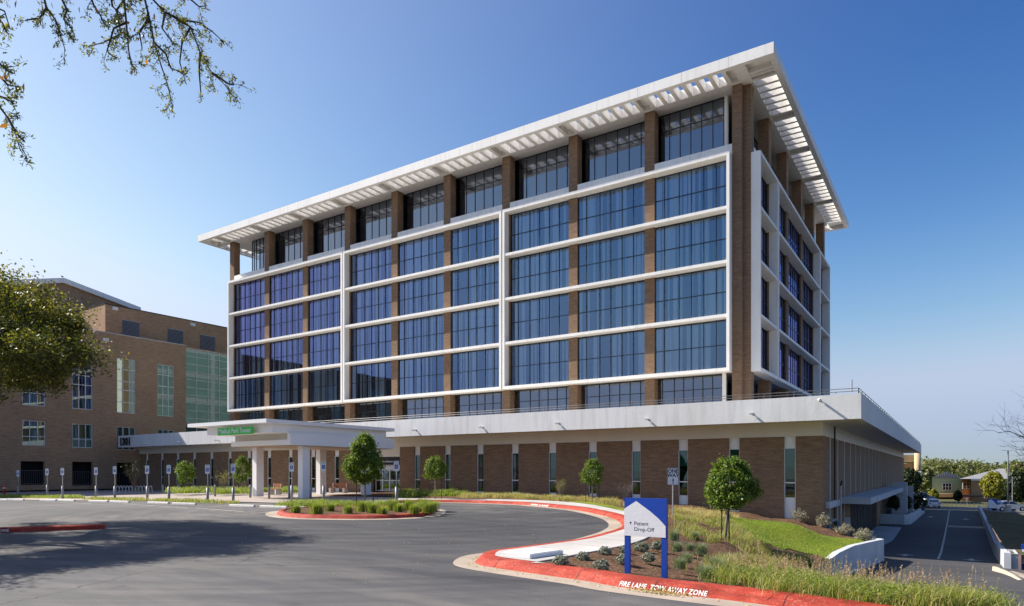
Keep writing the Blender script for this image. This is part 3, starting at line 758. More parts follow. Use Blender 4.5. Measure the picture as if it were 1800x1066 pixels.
# ================================================================== GROUND
def clamp(x, a, b): return max(a, min(b, x))
def lotz(x, y): return -.45*clamp((-40-x)/32, 0, 1.1)-.0
def glot(px, py, dz=0):
    p = gz(px, py, dz)
    for _ in range(6): p = gz(px, py, lotz(p.x, p.y)+dz)
    return p
RZ = [(-5, -1.3), (5, -1.55), (20, -1.95), (28, -2.3), (31, -2.5), (44, -3.1), (50, -3.5), (58, -3.9), (75, -4.1), (95, -4.1), (115, -3.95), (140, -4.2), (170, -6.2), (240, -7.2), (5000, -7.4)]
def rz(x, y):
    for (a, za), (b, zb) in zip(RZ, RZ[1:]):
        if y <= b:
            t = clamp((y-a)/(b-a), 0, 1); return za+(zb-za)*t
    return -7.4
CP = [(-32, 34, .13), (-30, 36, .14), (-25, 38, .15), (-20, 38, .12), (-17, 36, .14), (-21, 34.5, .15), (-12.7, 29, .13), (-14.5, 30, .14), (-9.5, 24, .13), (-7.8, 20, .13), (-7, 17, .13), (-6.8, 13, .13), (-7.5, 12, .14), (-5, 11.2, .14), (-3.5, 11, .14), (-2.4, 10.8, .14), (0, 10.5, .14), (3, 10.2, .14),
      (-44, 47, .05), (-36, 47, .06), (-30, 47, .05), (-24, 47, .02), (-20, 47, -.1), (-16.4, 47, -.42), (-12.7, 47, -.8), (-9.1, 47, -1.15), (-7, 47, -1.5), (-4, 47, -2.1), (-20, 42, .05), (-26, 42, .1),
      (-4.4, 31, -1.66), (-3.5, 44, -2.2), (-3.9, 37, -1.95), (-4.1, 34, -1.8), (-3.7, 40.5, -2.08), (-5.2, 44.5, -2.0), (-6.8, 24.2, -.42), (-10, 30, -.35), (-12, 36, -.35), (-9, 40, -.95),
      (-4.5, 20.5, -.75), (-3.4, 20, -1.5), (-3.6, 26, -1.45), (-2, 14.2, -.1), (-2, 16.5, -.95), (0, 14, -.3), (1.5, 13.2, -.2), (1, 15.5, -1.2), (3, 16.5, -1.75), (-1, 18, -1.75), (-3, 16, -.35), (-4.5, 18, -.35), (-5.5, 15, .02), (-5.8, 20, -.1)]
def hz(x, y):
    sw = sz = 0
    for a, b, z in CP:
        w = 1/((a-x)**2+(b-y)**2+.05)**1.7
        sw += w; sz += w*z
    return sz/sw
def ghz(px, py):
    p = gz(px, py, -.3)
    for _ in range(14): p = gz(px, py, .5*p.z+.5*clamp(hz(p.x, p.y), -3, .3))
    return p
def crom(P, k=5, closed=False):
    P = [V((p[0], p[1], 0)) for p in P]; n = len(P); out = []
    for i in range(n if closed else n-1):
        g = lambda j: P[j % n] if closed else P[clamp(j, 0, n-1)]
        a, b, c, d = g(i-1), g(i), g(i+1), g(i+2)
        for t in range(k):
            t /= k; out.append(.5*((2*b)+(c-a)*t+(2*a-5*b+4*c-d)*t*t+(3*b-a-3*c+d)*t**3))
    if not closed: out.append(P[-1])
    return out
KPX = [(690, 885.5), (740, 883.8), (800, 884), (860, 885.6), (917, 888), (959, 891.5), (1010, 897), (1047, 904), (1075, 911.5), (1090, 919.5), (1092, 928), (1075, 938), (1033, 951), (998, 958.5), (952, 965), (879, 974.8), (850, 979), (837, 985.5), (839, 993), (877, 1000.5), (963, 1013), (1033, 1023), (1085, 1032.5), (1220, 1049.5), (1332, 1063), (1530, 1092)]
KP = [gz(*p) for p in KPX]+[V((3.5, 9.2, 0)), V((8, 8.2, 0))]
K = crom(KP, 6)
KN = [i for i, p in enumerate(K)]
def pnorm(P, i, closed=False):
    n = len(P); a = P[(i-1) % n] if closed else P[max(i-1, 0)]; b = P[(i+1) % n] if closed else P[min(i+1, n-1)]
    t = (b-a).normalized(); return V((-t.y, t.x, 0))
def sweep(P, prof, closed=False, zf=None):
    vs = []; k = len(prof); n = len(P)
    for i, p in enumerate(P):
        nn = pnorm(P, i, closed); z0 = zf(p.x, p.y) if zf else 0
        for o, z in prof: vs.append((p.x+nn.x*o, p.y+nn.y*o, z0+z))
    fs = []
    for i in range(n if closed else n-1):
        for j in range(k-1): a = i*k+j; b = ((i+1) % n)*k+j; fs.append((a, b, b+1, a+1))
    return vs, fs
KPROF = [(0, .006), (.10, .105), (.135, .14), (.18, .158), (.45, .165)]
def kerb(P, name, label, mat='red', closed=False, prof=KPROF, zf=None, rev=False):
    mb = MB(); vs, fs = sweep(P, prof, closed, zf)
    if not rev: fs = [f[::-1] for f in fs]
    mb.add(vs, fs); o = mb.build(name, mat, None, True)
    return tag(o, label, 'kerb', None, 'structure')
kb = kerb(K, 'kerb', 'red painted kerb curving round the drop-off lane with fire lane lettering')
mb = MB(); vs, fs = sweep(K, [(-.48, .004), (.012, .009)]); mb.add(vs, [f[::-1] for f in fs])
tag(mb.build('gutter', 'gutter', None, True), 'beige concrete gutter strip along the red kerb', 'gutter', None, 'structure')
jb = MB()
def cross_joint(p, n, prof, w_=.012):
    t_ = V((n.y, -n.x, 0))*w_/2
    for (o0, z0), (o1, z1) in zip(prof, prof[1:]):
        a_, b_ = p+n*o0, p+n*o1; nn_ = V((-(z1-z0)*n.x, -(z1-z0)*n.y, o1-o0)).normalized()*.002
        jb.poly([V((a_.x, a_.y, z0))-t_+nn_, V((a_.x, a_.y, z0))+t_+nn_, V((b_.x, b_.y, z1))+t_+nn_, V((b_.x, b_.y, z1))-t_+nn_])
for i in range(3, len(K)-4, 11): cross_joint(K[i], pnorm(K, i), KPROF)
jb.build('kerb_joint', 'dark', kb)
# lettering on the kerb face
def path_at(P, s):
    for a, b in zip(P, P[1:]):
        l = (b-a).length
        if s <= l: return a.lerp(b, s/l), (b-a).normalized()
        s -= l
    return P[-1], (P[-1]-P[-2]).normalized()
def s_of(P, q):
    best = (1e9, 0); s = 0
    for a, b in zip(P, P[1:]):
        l = (b-a).length; t = clamp((q-a).dot(b-a)/l/l, 0, 1); d = (a.lerp(b, t)-q).length
        if d < best[0]: best = (d, s+t*l)
        s += l
    return best[1]
def kerb_text(P, txt, s0, size, par, width=None, ls=1.0):
    mb = MB(); vs, fs = text2d(txt, size, .004, 'LEFT', 1.1)
    sc = width/max(v[0] for v in vs) if width else 1
    out = []
    for x, y in vs:
        p, t = path_at(P, s0+x*sc); n = V((-t.y, t.x, 0)); h = clamp(y/(.12), -.2, 1.1)
        q = p+n*(.022+.085*h); out.append((q.x-n.x*.004, q.y-n.y*.004, .026+.088*h+.004))
    mb.add(out, fs); return mb.build('kerb_lettering', 'paint_white', par)
s0, s1 = s_of(K, gz(1087, 1032.5)), s_of(K, gz(1241, 1052))
kerb_text(K, 'FIRE LANE  TOW AWAY ZONE', s0, .135, kb, s1-s0)
s0, s1 = s_of(K, gz(932, 889)), s_of(K, gz(962, 891.8))
kerb_text(K, 'FIRE LANE', s0, .15, kb, s1-s0)
# sidewalk
SIDE = [(700, 876.2), (780, 877), (900, 878.6), (980, 881.6), (1038, 886.5), (1080, 894), (1112, 904), (1140, 917), (1150, 932), (1138, 945), (1096, 959), (1010, 975.5), (931, 990.7)]
SO = crom([gz(p[0], p[1], .165) for p in SIDE], 4)
CP += [(p.x, p.y, .15) for p in SO[::3]]
# asphalt of the car park
APOLY = [(p.x, p.y) for p in K]+[(20, 5), (60, -5), (60, -90), (-200, -90), (-200, 70), (-95.5, 70), (-95.5, 49), (-30, 49), (-31, 36)]
sheet('asphalt_road', APOLY, lotz, 9, 'asphalt', 'dark grey asphalt of the car park and drop-off lane', 'road')
# tree and mulch land inside the kerb
IN = [(p+pnorm(K, i)*.40) for i, p in enumerate(K)]
LAND = [(p.x, p.y) for p in IN]+[(8, 12), (7, 17), (2, 18.5), (-3.6, 20.2), (-4.35, 30.4), (-4.2, 31.4), (-3.95, 34.5), (-3.6, 39), (-3.45, 43.4), (-4.0, 44.4), (-5.2, 45.6), (-7, 46.5), (-7, 48.2), (-44, 48.2), (-44, 37.5), (-31.6, 37.5)]
sheet('mulch_bed', LAND, lambda x, y: hz(x, y), .42, 'mulch', 'brown bark mulch bed sloping down from the kerb to the driveway', 'planting bed', 'structure', 1.2)
i1 = min(range(len(K)), key=lambda i: (K[i]-gz(880, 1001)).length); i0 = min(range(len(K)), key=lambda i: (K[i]-gz(700, 885.5)).length)
inn = [K[i]+pnorm(K, i)*.44 for i in range(i0, i1+5)]
SW = [(p.x, p.y) for p in inn]+[(p.x, p.y) for p in SO[::-1]]
sheet('sidewalk', SW, lambda x, y: .171, 999, 'concrete', 'pale concrete sidewalk following the red kerb', 'pavement', 'structure', .6)
sk = MB()
for a_, b_ in zip(SO, SO[1:]): sk.poly([(a_.x, a_.y, .1708), (a_.x, a_.y, -.2), (b_.x, b_.y, -.2), (b_.x, b_.y, .1708)])
tag(sk.build('sidewalk_edge', 'concrete'), 'side face of the pale concrete sidewalk', 'pavement', None, 'structure')
jm = MB()
for i in range(6, len(SO)-1, 5):
    a = SO[i]; b = min(inn, key=lambda q: (q-a).length); d = (b-a).normalized(); n = V((-d.y, d.x, 0))*.012
    jm.poly([(a.x-n.x, a.y-n.y, .1735), (a.x+n.x, a.y+n.y, .1735), (b.x+n.x, b.y+n.y, .1735), (b.x-n.x, b.y-n.y, .1735)])
tag(jm.build('sidewalk_joint', 'gutter'), 'thin cross joints in the pale sidewalk', 'joint', None, 'structure')
# lawn
LW = [ghz(*p) for p in [(1262, 918), (1300, 911), (1345, 917), (1400, 924), (1450, 936), (1500, 948), (1545, 955), (1500, 968), (1466, 982), (1430, 976), (1385, 965), (1345, 957), (1320, 944), (1296, 932)]]
for p in LW: p.x = min(p.x, -4.42 if p.y < 33 else -4.12 if p.y < 38 else -3.85)
sheet('lawn', [(p.x, p.y) for p in LW], lambda x, y: hz(x, y)+.02, .35, 'lawn', 'bright green mown lawn sloping to the white driveway wall', 'lawn', 'structure')
LW2 = [gz(p[0], p[1], .17) for p in [(1000, 880.2), (1045, 884), (1098, 894), (1098, 899), (1045, 888), (1000, 882.4)]]
sheet('lawn', [(p.x, p.y) for p in LW2], lambda x, y: hz(x, y)+.04, .5, 'lawn', 'narrow green lawn strip between the sidewalk and the brick wall', 'lawn', 'structure')
# plaza west of the lane
PL = [(-31.6, 48.2), (-31.2, 36), (-31.0, 30.6), (-30.0, 27.3), (-38, 26.6), (-48, 25.3), (-58, 23.5), (-70, 22), (-93.5, 20), (-93.5, 48.2)]
sheet('plaza', PL, lambda x, y: lotz(x, y)+.03, 9, 'plaza', 'beige concrete plaza between the parking bays and the building', 'pavement')
# island
ISL = [(487, 905), (500, 909), (530, 911.3), (564, 912.3), (640, 912.8), (700, 911.5), (740, 909), (760, 904.5), (766, 899.5), (757, 896), (720, 894), (640, 893.6), (560, 895), (510, 898), (490, 901)]
IP = crom([gz(*p) for p in ISL], 5, True)
kb2 = kerb(IP, 'kerb', 'red kerb ring round the small planted island with the round tree', 'red', True, [(0, .006), (.08, .105), (.11, .14), (.15, .158), (.36, .165), (.37, .06)])
mb = MB(); vs, fs = sweep(IP, [(-.5, .004), (.012, .008)], True); mb.add(vs, [f[::-1] for f in fs])
tag(mb.build('gutter', 'gutter', None, True), 'beige concrete apron round the planted island', 'gutter', None, 'structure')
sheet('island_bed', [((p+pnorm(IP, i, True)*.33).x, (p+pnorm(IP, i, True)*.33).y) for i, p in enumerate(IP)], lambda x, y: .13, 2, 'mulch', 'mulched bed inside the red-kerbed island', 'planting bed', 'structure', .8)
# left red kerb spur
a, b = gz(-260, 946), gz(184, 930.5)
d = (b-a).normalized(); n = V((-d.y, d.x, 0))
LP = [a.lerp(b, t/8) for t in range(9)]
LPR = [(0, .005), (.06, .11), (.1, .15), (.14, .16), (.34, .16), (.38, .14), (.42, .005)]
mb = MB(); vs, fs = sweep(LP, LPR); mb.add(vs, [f[::-1] for f in fs]); e = LP[-1]
k = len(LPR); mb.add(vs[-k:], [list(range(k))])
kb3 = tag(mb.build('kerb', 'red', None, True), 'straight red kerb in tree shade ending in the car park', 'kerb', None, 'structure')
tx = MB(); vs, fs = text2d('FIRE LANE TOW AWAY ZONE', .15, .004, 'RIGHT', 1.1); sE = gz(21, 934)
def lk(x, y):
    p = a+d*((sE-a).dot(d)+x*.78); h = clamp(y/.12, -.2, 1.1); q = p+n*(.012+.052*h)-n*.004; return (q.x, q.y, .028+.09*h+.004)
tx.add([lk(x, y) for x, y in vs], fs); tx.build('kerb_lettering', 'paint_white', kb3)
mb = MB(); q = b; mb.poly([(q+d*-.1-n*.1).to_tuple()[:2]+(.005,), (q+d*.9+n*.05).to_tuple()[:2]+(.005,), (q+d*.7+n*.5).to_tuple()[:2]+(.005,), (q-d*.1+n*.5).to_tuple()[:2]+(.005,)])
tag(mb.build('kerb_apron', 'gutter'), 'small beige concrete apron at the tip of the straight red kerb', 'apron', None, 'structure')
# faint bay lines in the car park
ln = MB()
for px, py, px2, py2 in [(215, 886, 330, 893), (345, 893, 430, 900), (80, 882, 160, 886), (500, 898, 440, 903)]:
    p, q = glot(px, py, .006), glot(px2, py2, .006); dd = (q-p).normalized(); nn = V((-dd.y, dd.x, 0))*.05
    ln.poly([p-nn, q-nn, q+nn, p+nn])
tag(ln.build('parking_line', 'paint_line'), 'worn painted bay lines on the car park asphalt', 'markings', None, 'structure')
# lower driveway, far lot, far ground
sheet('driveway', [(-3.7, 19), (8, 17), (30, 14), (30, 30), (12, 38), (4.5, 42), (2.35, 43.4), (3.4, 126), (-5, 126), (-5, 113), (-7.05, 112), (-7.3, 46), (-3.25, 44.2), (-3.95, 31)], rz, 4, 'asphalt_low', 'dark asphalt driveway running down beside the building', 'road', 'structure', 2)
sheet('far_road', [(-14, 126), (3.4, 126), (5, 119), (12, 100), (60, 84), (120, 90), (120, 150), (-14, 160)], lambda x, y: rz(x, y)+.02+(.25 if y < 112 else .25*clamp((126-y)/14, 0, 1)), 6, 'asphalt', 'sunlit cross street beyond the driveway', 'road', 'structure', 3)
sheet('ground', [(-2500, 100), (-160, 141), (-14, 141), (-14, 158), (60, 149), (120, 149), (120, 60), (2500, 40), (2500, 3000), (-2500, 3000)], lambda x, y: rz(x, y)-.05, 90, 'farground', 'dull green ground stretching to the horizon', 'ground', 'structure', 60)
def bankz(x, y): return -2.35-1.25*clamp((y-43)/70, 0, 1)-.02*max(0, x-4)+.12*noise.noise((x*.3, y*.3, 0))
sheet('grass_bank', [(2.5, 43.6), (3.55, 121), (6, 113.5), (12, 99.5), (40, 90), (60, 60), (40, 40), (6, 42.5)], bankz, 3, 'bank', 'dry brown and green grass bank right of the driveway wall', 'bank', 'structure', 2)
sheet('concrete_apron', [(XW+.02, 58), (-4.8, 58), (-4.3, 66), (-4.6, 84), (XW+.02, 85)], lambda x, y: rz(x, y)+.02, 3, 'concrete', 'pale concrete apron in front of the garage doors', 'pavement', 'structure', 2)
mb = MB()
def rpoly(pts, dz=.02): return [(x, y, rz(x, y)+dz) for x, y in pts]
for y0 in range(49, 128, 3): mb.poly(rpoly([(-.80+.005*(y0-49), y0), (-.66+.005*(y0-49), y0), (-.66+.005*(y0-46), y0+3), (-.80+.005*(y0-46), y0+3)]))
def arrow(cx, cy, sgn, w=.55, l=2.2):
    mb.poly(rpoly([(cx-.13, cy), (cx+.13, cy), (cx+.13, cy+sgn*l*.5), (cx-.13, cy+sgn*l*.5)][::sgn]), )
    mb.poly(rpoly([(cx-w, cy+sgn*l*.5), (cx+w, cy+sgn*l*.5), (cx, cy+sgn*l)][::sgn]))
arrow(-2.6, 50.2, 1); arrow(1.0, 51.6, -1); arrow(-2.4, 103, 1); arrow(1.4, 103, -1)
tag(mb.build('lane_marking', 'paint_line'), 'faded centre line and arrows on the driveway', 'markings', None, 'structure')
mb = MB(); mb.poly(rpoly([(-.4, 87), (2.9, 87), (2.9, 90), (-.4, 90)], .02)); tag(mb.build('drain_cover', 'gutter'), 'pale concrete drain strip across the right driveway lane', 'drain', None, 'structure')
mb = MB(); kp = [gz(p[0], p[1], -2.95) for p in ((1757, 1003), (1775, 1010), (1790, 1018), (1815, 1036), (1850, 1064))]
vs, fs = sweep(kp, [(0, -.1), (-.03, .17), (-.3, .19), (-.32, -.1)]); mb.add(vs and [(x, y, z-2.95) for x, y, z in vs], fs)
tag(mb.build('kerb', 'kerb_plain', None, True), 'bare beige kerb curving off at the foot of the driveway wall', 'kerb', None, 'structure')
mb = MB(); vs, fs = sweep(kp, [(.55, .05), (0, .06)]); mb.add([(x, y, max(rz(x, y)+.03, -2.99+0*z)) for x, y, z in vs], fs)
tag(mb.build('gutter', 'gutter', None, True), 'beige gutter beside the bare kerb at the driveway mouth', 'gutter', None, 'structure')
# ================================================================== WALLS by the driveway
def wall_path(name, label, pts, th, zt, zb, mat='wallpaint', smooth=False):
    mb = MB(); n = len(pts); P = [V((x, y, 0)) for x, y in pts]; vs = []
    for i, p in enumerate(P):
        nn = pnorm(P, i)
        for o in (0, th):
            q = p+nn*o
            vs += [(q.x, q.y, zb[i]), (q.x, q.y, zt[i])]
    fs = []
    for i in range(n-1):
        a, b = i*4, (i+1)*4
        fs += [(a, b, b+1, a+1), (a+2, a+3, b+3, b+2), (a+1, b+1, b+3, a+3)]
    fs += [(0, 1, 3, 2), ((n-1)*4, (n-1)*4+2, (n-1)*4+3, (n-1)*4+1)]
    mb.add(vs, fs); return tag(mb.build(name, mat), label, 'wall')
wall_path('retaining_wall', 'low white retaining wall holding the lawn edge along the driveway', [(-4.75, 30.2), (-4.2, 30.7), (-4.02, 31.5), (-3.78, 34.5), (-3.45, 39), (-3.25, 43.4), (-3.5, 44.3), (-5, 45.6)], .28, [-1.85, -1.62, -1.46, -1.43, -1.62, -1.86, -1.9, -2.0], [-3.2]*4+[-3.8]*4)
wall_path('driveway_wall', 'long low white wall on the right side of the driveway', [(2.25, 43.3), (2.45, 58), (2.85, 85), (3.3, 125)], -.3, [-2.25, -2.95, -3.2, -3.25], [-3.6, -4.3, -4.6, -4.6])
wall_path('planter_wall', 'white planter wall with dark shrubs beside the garage doors', [(XW, 88.6), (-4.6, 88.6), (-4.0, 89.4), (-3.7, 100), (-3.35, 113)], .3, [-2.95]*3+[-3.0, -3.05], [-4.6]*5)
def ubox(px0, px1, yt, Y0, Y1, zt, zb, label):
    a, b = onY(px0, yt, Y0).x, onY(px1, yt, Y0).x
    t = .09; mb = MB()
    mb.box(a, b, Y0, Y0+t, zb, zt).box(a, b, Y1-t, Y1, zb, zt).box(a, a+t, Y0+t, Y1-t, zb, zt).box(b-t, b, Y0+t, Y1-t, zb, zt)
    mb.box(a+t, b-t, Y0+t, Y1-t, zb, zt-.22)
    tag(mb.build('open_top_box', 'wallpaint'), label, 'box', 'white concrete boxes by the driveway wall')
ubox(1770, 1790, 971, 43.6, 45.8, -2.3, -3.6, 'white open-topped concrete box at the near end of the driveway wall')
ubox(1758, 1774.5, 953, 50.5, 53.2, -2.55, -3.9, 'smaller white open-topped concrete box further along the driveway wall')
# ================================================================== SIGNS
ps = thing('wayfinding_sign', 'blue and white two-post sign pointing to Patient Drop-Off', 'sign', (-4.7, 11.63, .1))
sx0, sx1, sy = -5.14, -4.32, 11.63; SWD = sx1-sx0; zb, zt = .80, 1.505; SH = zt-zb
MB().box(sx0, sx1, sy, sy+.075, zb, zt).build('sign_panel', 'blue', ps)
wp = [(.0, .0), (.985, .0), (.985, .29), (.90, .395), (.82, .485), (.63, .66), (.45, .80), (.29, .925), (.0, .71)]
MB().extr([(sx0-.002+SWD*u, sy-.004, zb-.002+SH*v) for u, v in wp], (0, .0035, 0)).build('white_face', 'sign_white', ps)
for q in (sx0, sx1-.10): MB().box(q, q+.10, sy+.004, sy+.07, -.15, zb).build('post', 'blue', ps)
lt = MB(); tz = lambda x0, z0: (lambda x, y: (x0+x, sy-.0055, z0+y))
text_on(lt, 'Patient', .102, tz(sx0+.235*SWD, zb+.285*SH), .0); text_on(lt, 'Drop-Off', .102, tz(sx0+.235*SWD, zb+.135*SH), .0)
ax, az = sx0+.155*SWD, zb+.29*SH
lt.box(ax-.005, ax+.005, sy-.0055, sy-.005, az, az+.058)
for sg in (-1, 1): lt.add([(ax, sy-.0056, az+.062), (ax, sy-.0056, az+.048), (ax+sg*.026, sy-.0056, az+.024), (ax+sg*.026, sy-.0056, az+.036)], [(0, 1, 2, 3)])
lt.build('lettering', 'textdark', ps)
op = ghz(1183, 915); op.z = hz(op.x, op.y)
ow = thing('one_way_sign', 'white ONE WAY sign with an up arrow on a thin grey pole', 'sign', op)
oD = (op.x*FX+op.y*FY); kx = oD/F
zt, zb = 2+(HY-823)*kx, 2+(HY-853)*kx; wd = 21*kx*.98
# facing the camera side road
def owp(x, z, d=0): return (op.x+x*RX*.97-d*FX+x*.0, op.y+x*RX*0+x*RY*.97-d*FY, z)
pl = MB(); pl.tube([(op.x-FX*-.03, op.y+FY*.03, op.z-.2), (op.x-FX*-.03, op.y+FY*.03, zt-.05)], .032, 8); pl.build('pole', 'metal_grey', ow)
def rrect(w, h, r, n=4):
    out = []
    for cx, cy, a0 in ((w/2-r, h/2-r, 0), (-w/2+r, h/2-r, 90), (-w/2+r, -h/2+r, 180), (w/2-r, -h/2+r, 270)):
        for i in range(n+1): a_ = math.radians(a0+90*i/n); out.append((cx+r*math.cos(a_), cy+r*math.sin(a_)))
    return out
zc = (zt+zb)/2; hh = zt-zb
fwd = V((FX, FY, 0))
MB().extr([owp(x, zc+y, .006) for x, y in rrect(wd, hh, .04)], fwd*.01).build('sign_panel', 'metal_grey', ow)
MB().extr([owp(x, zc+y, .010) for x, y in rrect(wd*.97, hh*.98, .04)], fwd*.004).build('sign_border', 'textdark', ow)
MB().extr([owp(x, zc+y, .013) for x, y in rrect(wd*.91, hh*.945, .035)], fwd*.003).build('sign_face', 'sign_white', ow)
lt = MB(); text_on(lt, 'ONE', .20*hh/.66, lambda x, y: owp(x, zc+.145*hh/.66+y, .015), .008, 'CENTER'); text_on(lt, 'WAY', .20*hh/.66, lambda x, y: owp(x, zc-.02*hh/.66+y, .015), .008, 'CENTER')
lt.poly([owp(x, zc+y*hh/.66, .015) for x, y in ((-.02, -.28), (.02, -.28), (.02, -.15), (-.02, -.15))]); lt.poly([owp(x, zc+y*hh/.66, .015) for x, y in ((-.055, -.155), (.055, -.155), (0, -.06))])
lt.build('lettering', 'textdark', ow)
# accessible-parking signs
def acc_sign():
    t = thing('parking_sign', 'x', 'sign', (0, 0, 0), 'accessible parking signs along the bays')
    MB().tube([(0, 0, -.2), (0, 0, 1.02)], .085, 12).tube([(0, 0, 1.02), (0, 0, 1.06)], [.085, .05], 12).build('bollard_sleeve', 'bollard', t, True)
    MB().tube([(0, 0, 1.0), (0, 0, 2.5)], .03, 8).build('pole', 'metal_grey', t, True)
    MB().extr([(x, -.034, 2.25+y) for x, y in rrect(.31, .60, .03)], (0, .006, 0)).build('sign_panel', 'sign_white', t)
    g = MB(); text_on(g, 'RESERVED', .05, lambda x, y: (x, -.036, 2.48+y), .001, 'CENTER'); text_on(g, 'PARKING', .05, lambda x, y: (x, -.036, 2.41+y), .001, 'CENTER'); g.build('lettering', 'isa_green', t)
    MB().extr([(x, -.037, 2.215+y) for x, y in rrect(.2, .25, .02)], (0, .003, 0)).build('symbol_field', 'isa_blue', t)
    w = MB(); yy = -.0385
    w.poly([(-.012+.018*math.cos(q*.628), yy, 2.30+.018*math.sin(q*.628)) for q in range(10)])
    def bar(x0, z0, x1, z1, r=.009):
        dx, dz = x1-x0, z1-z0; l = math.hypot(dx, dz); nx, nz = -dz/l*r, dx/l*r
        w.poly([(x0+nx, yy, z0+nz), (x1+nx, yy, z1+nz), (x1-nx, yy, z1-nz), (x0-nx, yy, z0-nz)])
    bar(-.012, 2.285, -.005, 2.21); bar(-.005, 2.215, .04, 2.212); bar(.04, 2.215, .058, 2.15); bar(-.008, 2.25, .035, 2.247)
    arc = [(-.005+.055*math.cos(math.radians(q)), 2.18+.055*math.sin(math.radians(q))) for q in range(120, 345, 15)]
    for (x0, z0), (x1, z1) in zip(arc, arc[1:]): bar(x0, z0, x1, z1, .007)
    w.build('wheelchair_symbol', 'sign_white', t)
    return t
s0_ = acc_sign()
ASN = [(32, 828, 873), (83, 825, 873), (110, 824, 876), (169, 823, 877), (202, 821, 879), (259, 820, 879.5), (297, 819, 882), (365, 818.5, 885), (410, 817, 885.5), (513, 814.5, 881), (569, 813, 884), (697, 812, 888)]
ALAB = ['accessible parking sign furthest left, beside the red hydrant post', 'accessible parking sign in front of the leftmost ground-floor opening', 'accessible parking sign just left of the middle ground-floor opening', 'accessible parking sign at the left of the third ground-floor opening',
        'accessible parking sign in front of the left end of the bike rack', 'accessible parking sign in front of the right end of the bike rack', 'accessible parking sign between the bike rack and the first round tree', 'accessible parking sign just right of the first round tree', 'accessible parking sign touching the second round tree',
        'accessible parking sign between the two front canopy columns', 'accessible parking sign in front of the rear canopy column', 'accessible parking sign in front of the glass entrance doors']
for k, (px, yt, yb) in enumerate(ASN):
    o = s0_ if k == 0 else copy_tree(s0_)
    D = 2.5*F/(yb-yt); p = onD(px, yb, D)
    put(o, p, math.radians(25)+R.uniform(-.1, .1), 1, ALAB[k])
# wheel stops
def wstop():
    mb = MB(); L_ = .91; pr = [(-.09, 0), (.09, 0), (.075, .09), (.045, .115), (-.045, .115), (-.075, .09)]
    mb.extr([(-L_, y, z) for y, z in pr], (2*L_, 0, 0)); o = mb.build('wheel_stop', 'stopwhite'); return tag(o, 'x', 'wheel stop', 'white wheel stops in the accessible bays')
w0 = wstop(); WS = [(-6, 9.5, 878.5), (17, 40, 878.8), (70, 100, 879.6), (103, 131, 880.3), (158, 188, 881.8), (195, 226, 882.7), (261, 296, 884.6), (305, 343, 886.4), (404, 447, 890), (457, 505, 892), (512, 566, 894), (572, 628, 894.8)]
WL = ['at the far left edge of the bays', 'second from the left, below the leftmost parking sign', 'in front of the second sign from the left', 'just right of the third sign from the left', 'left of the bike rack, below the fourth sign', 'below the left end of the bike rack',
      'below the right end of the bike rack', 'below the first round tree', 'below the second round tree', 'just left of the planted island tip', 'behind the left half of the planted island', 'behind the planted island, nearest its tree']
for k, (x0, x1, y) in enumerate(WS):
    o = w0 if k == 0 else w0.copy()
    if k: COL.objects.link(o)
    p = glot((x0+x1)/2, y+1); p.z = lotz(p.x, p.y)+.002; put(o, p, math.radians(11)+R.uniform(-.03, .03), 1, 'white concrete wheel stop '+WL[k])
# bollards
b0 = tag(MB().tube([(0, 0, -.1), (0, 0, .93), (0, 0, .97), (0, 0, 1.0)], [.085, .085, .07, .02], 12).build('bollard', 'bollard', None, True), 'x', 'bollard', 'grey bollards along the plaza')
for k, (px, py, lab) in enumerate([(378, 873, 'grey steel bollard between the first round tree and the second'), (440, 875, 'grey steel bollard just left of the front left canopy column'), (473, 876, 'grey steel bollard in front of the left wooden bench'), (508.5, 877, 'grey steel bollard standing behind a parking sign between the front canopy columns'), (546, 877, 'grey steel bollard just right of the front right canopy column')]):
    o = b0 if k == 0 else b0.copy()
    if k: COL.objects.link(o)
    p = glot(px, py, .03); put(o, p, 0, 1, lab)
# bike rack
br = MB(); p0_, p1_ = glot(199, 868, .03), glot(268, 868.5, .03); npk = 12
for i in range(npk):
    a, b = p0_.lerp(p1_, (i-.25)/npk), p0_.lerp(p1_, (i+1.1)/npk)
    m_ = a.lerp(b, .5); u = (b-a)*.5
    pts = [a, a+u*.45+V((0, 0, .68))]+[m_+u*(.55*math.cos(q))+V((0, 0, .68+.17*math.sin(q))) for q in (2.6, 2.1, 1.57, 1.0, .5)]+[b-u*.45+V((0, 0, .68)), b]
    br.tube(pts, .034, 6)
br.build('rack_loop', 'alu', None, True)
o = bpy.data.objects['rack_loop']; o.name = 'bike_rack'; tag(o, 'galvanised steel bike rack of joined hoops in front of the brick building', 'bike rack')
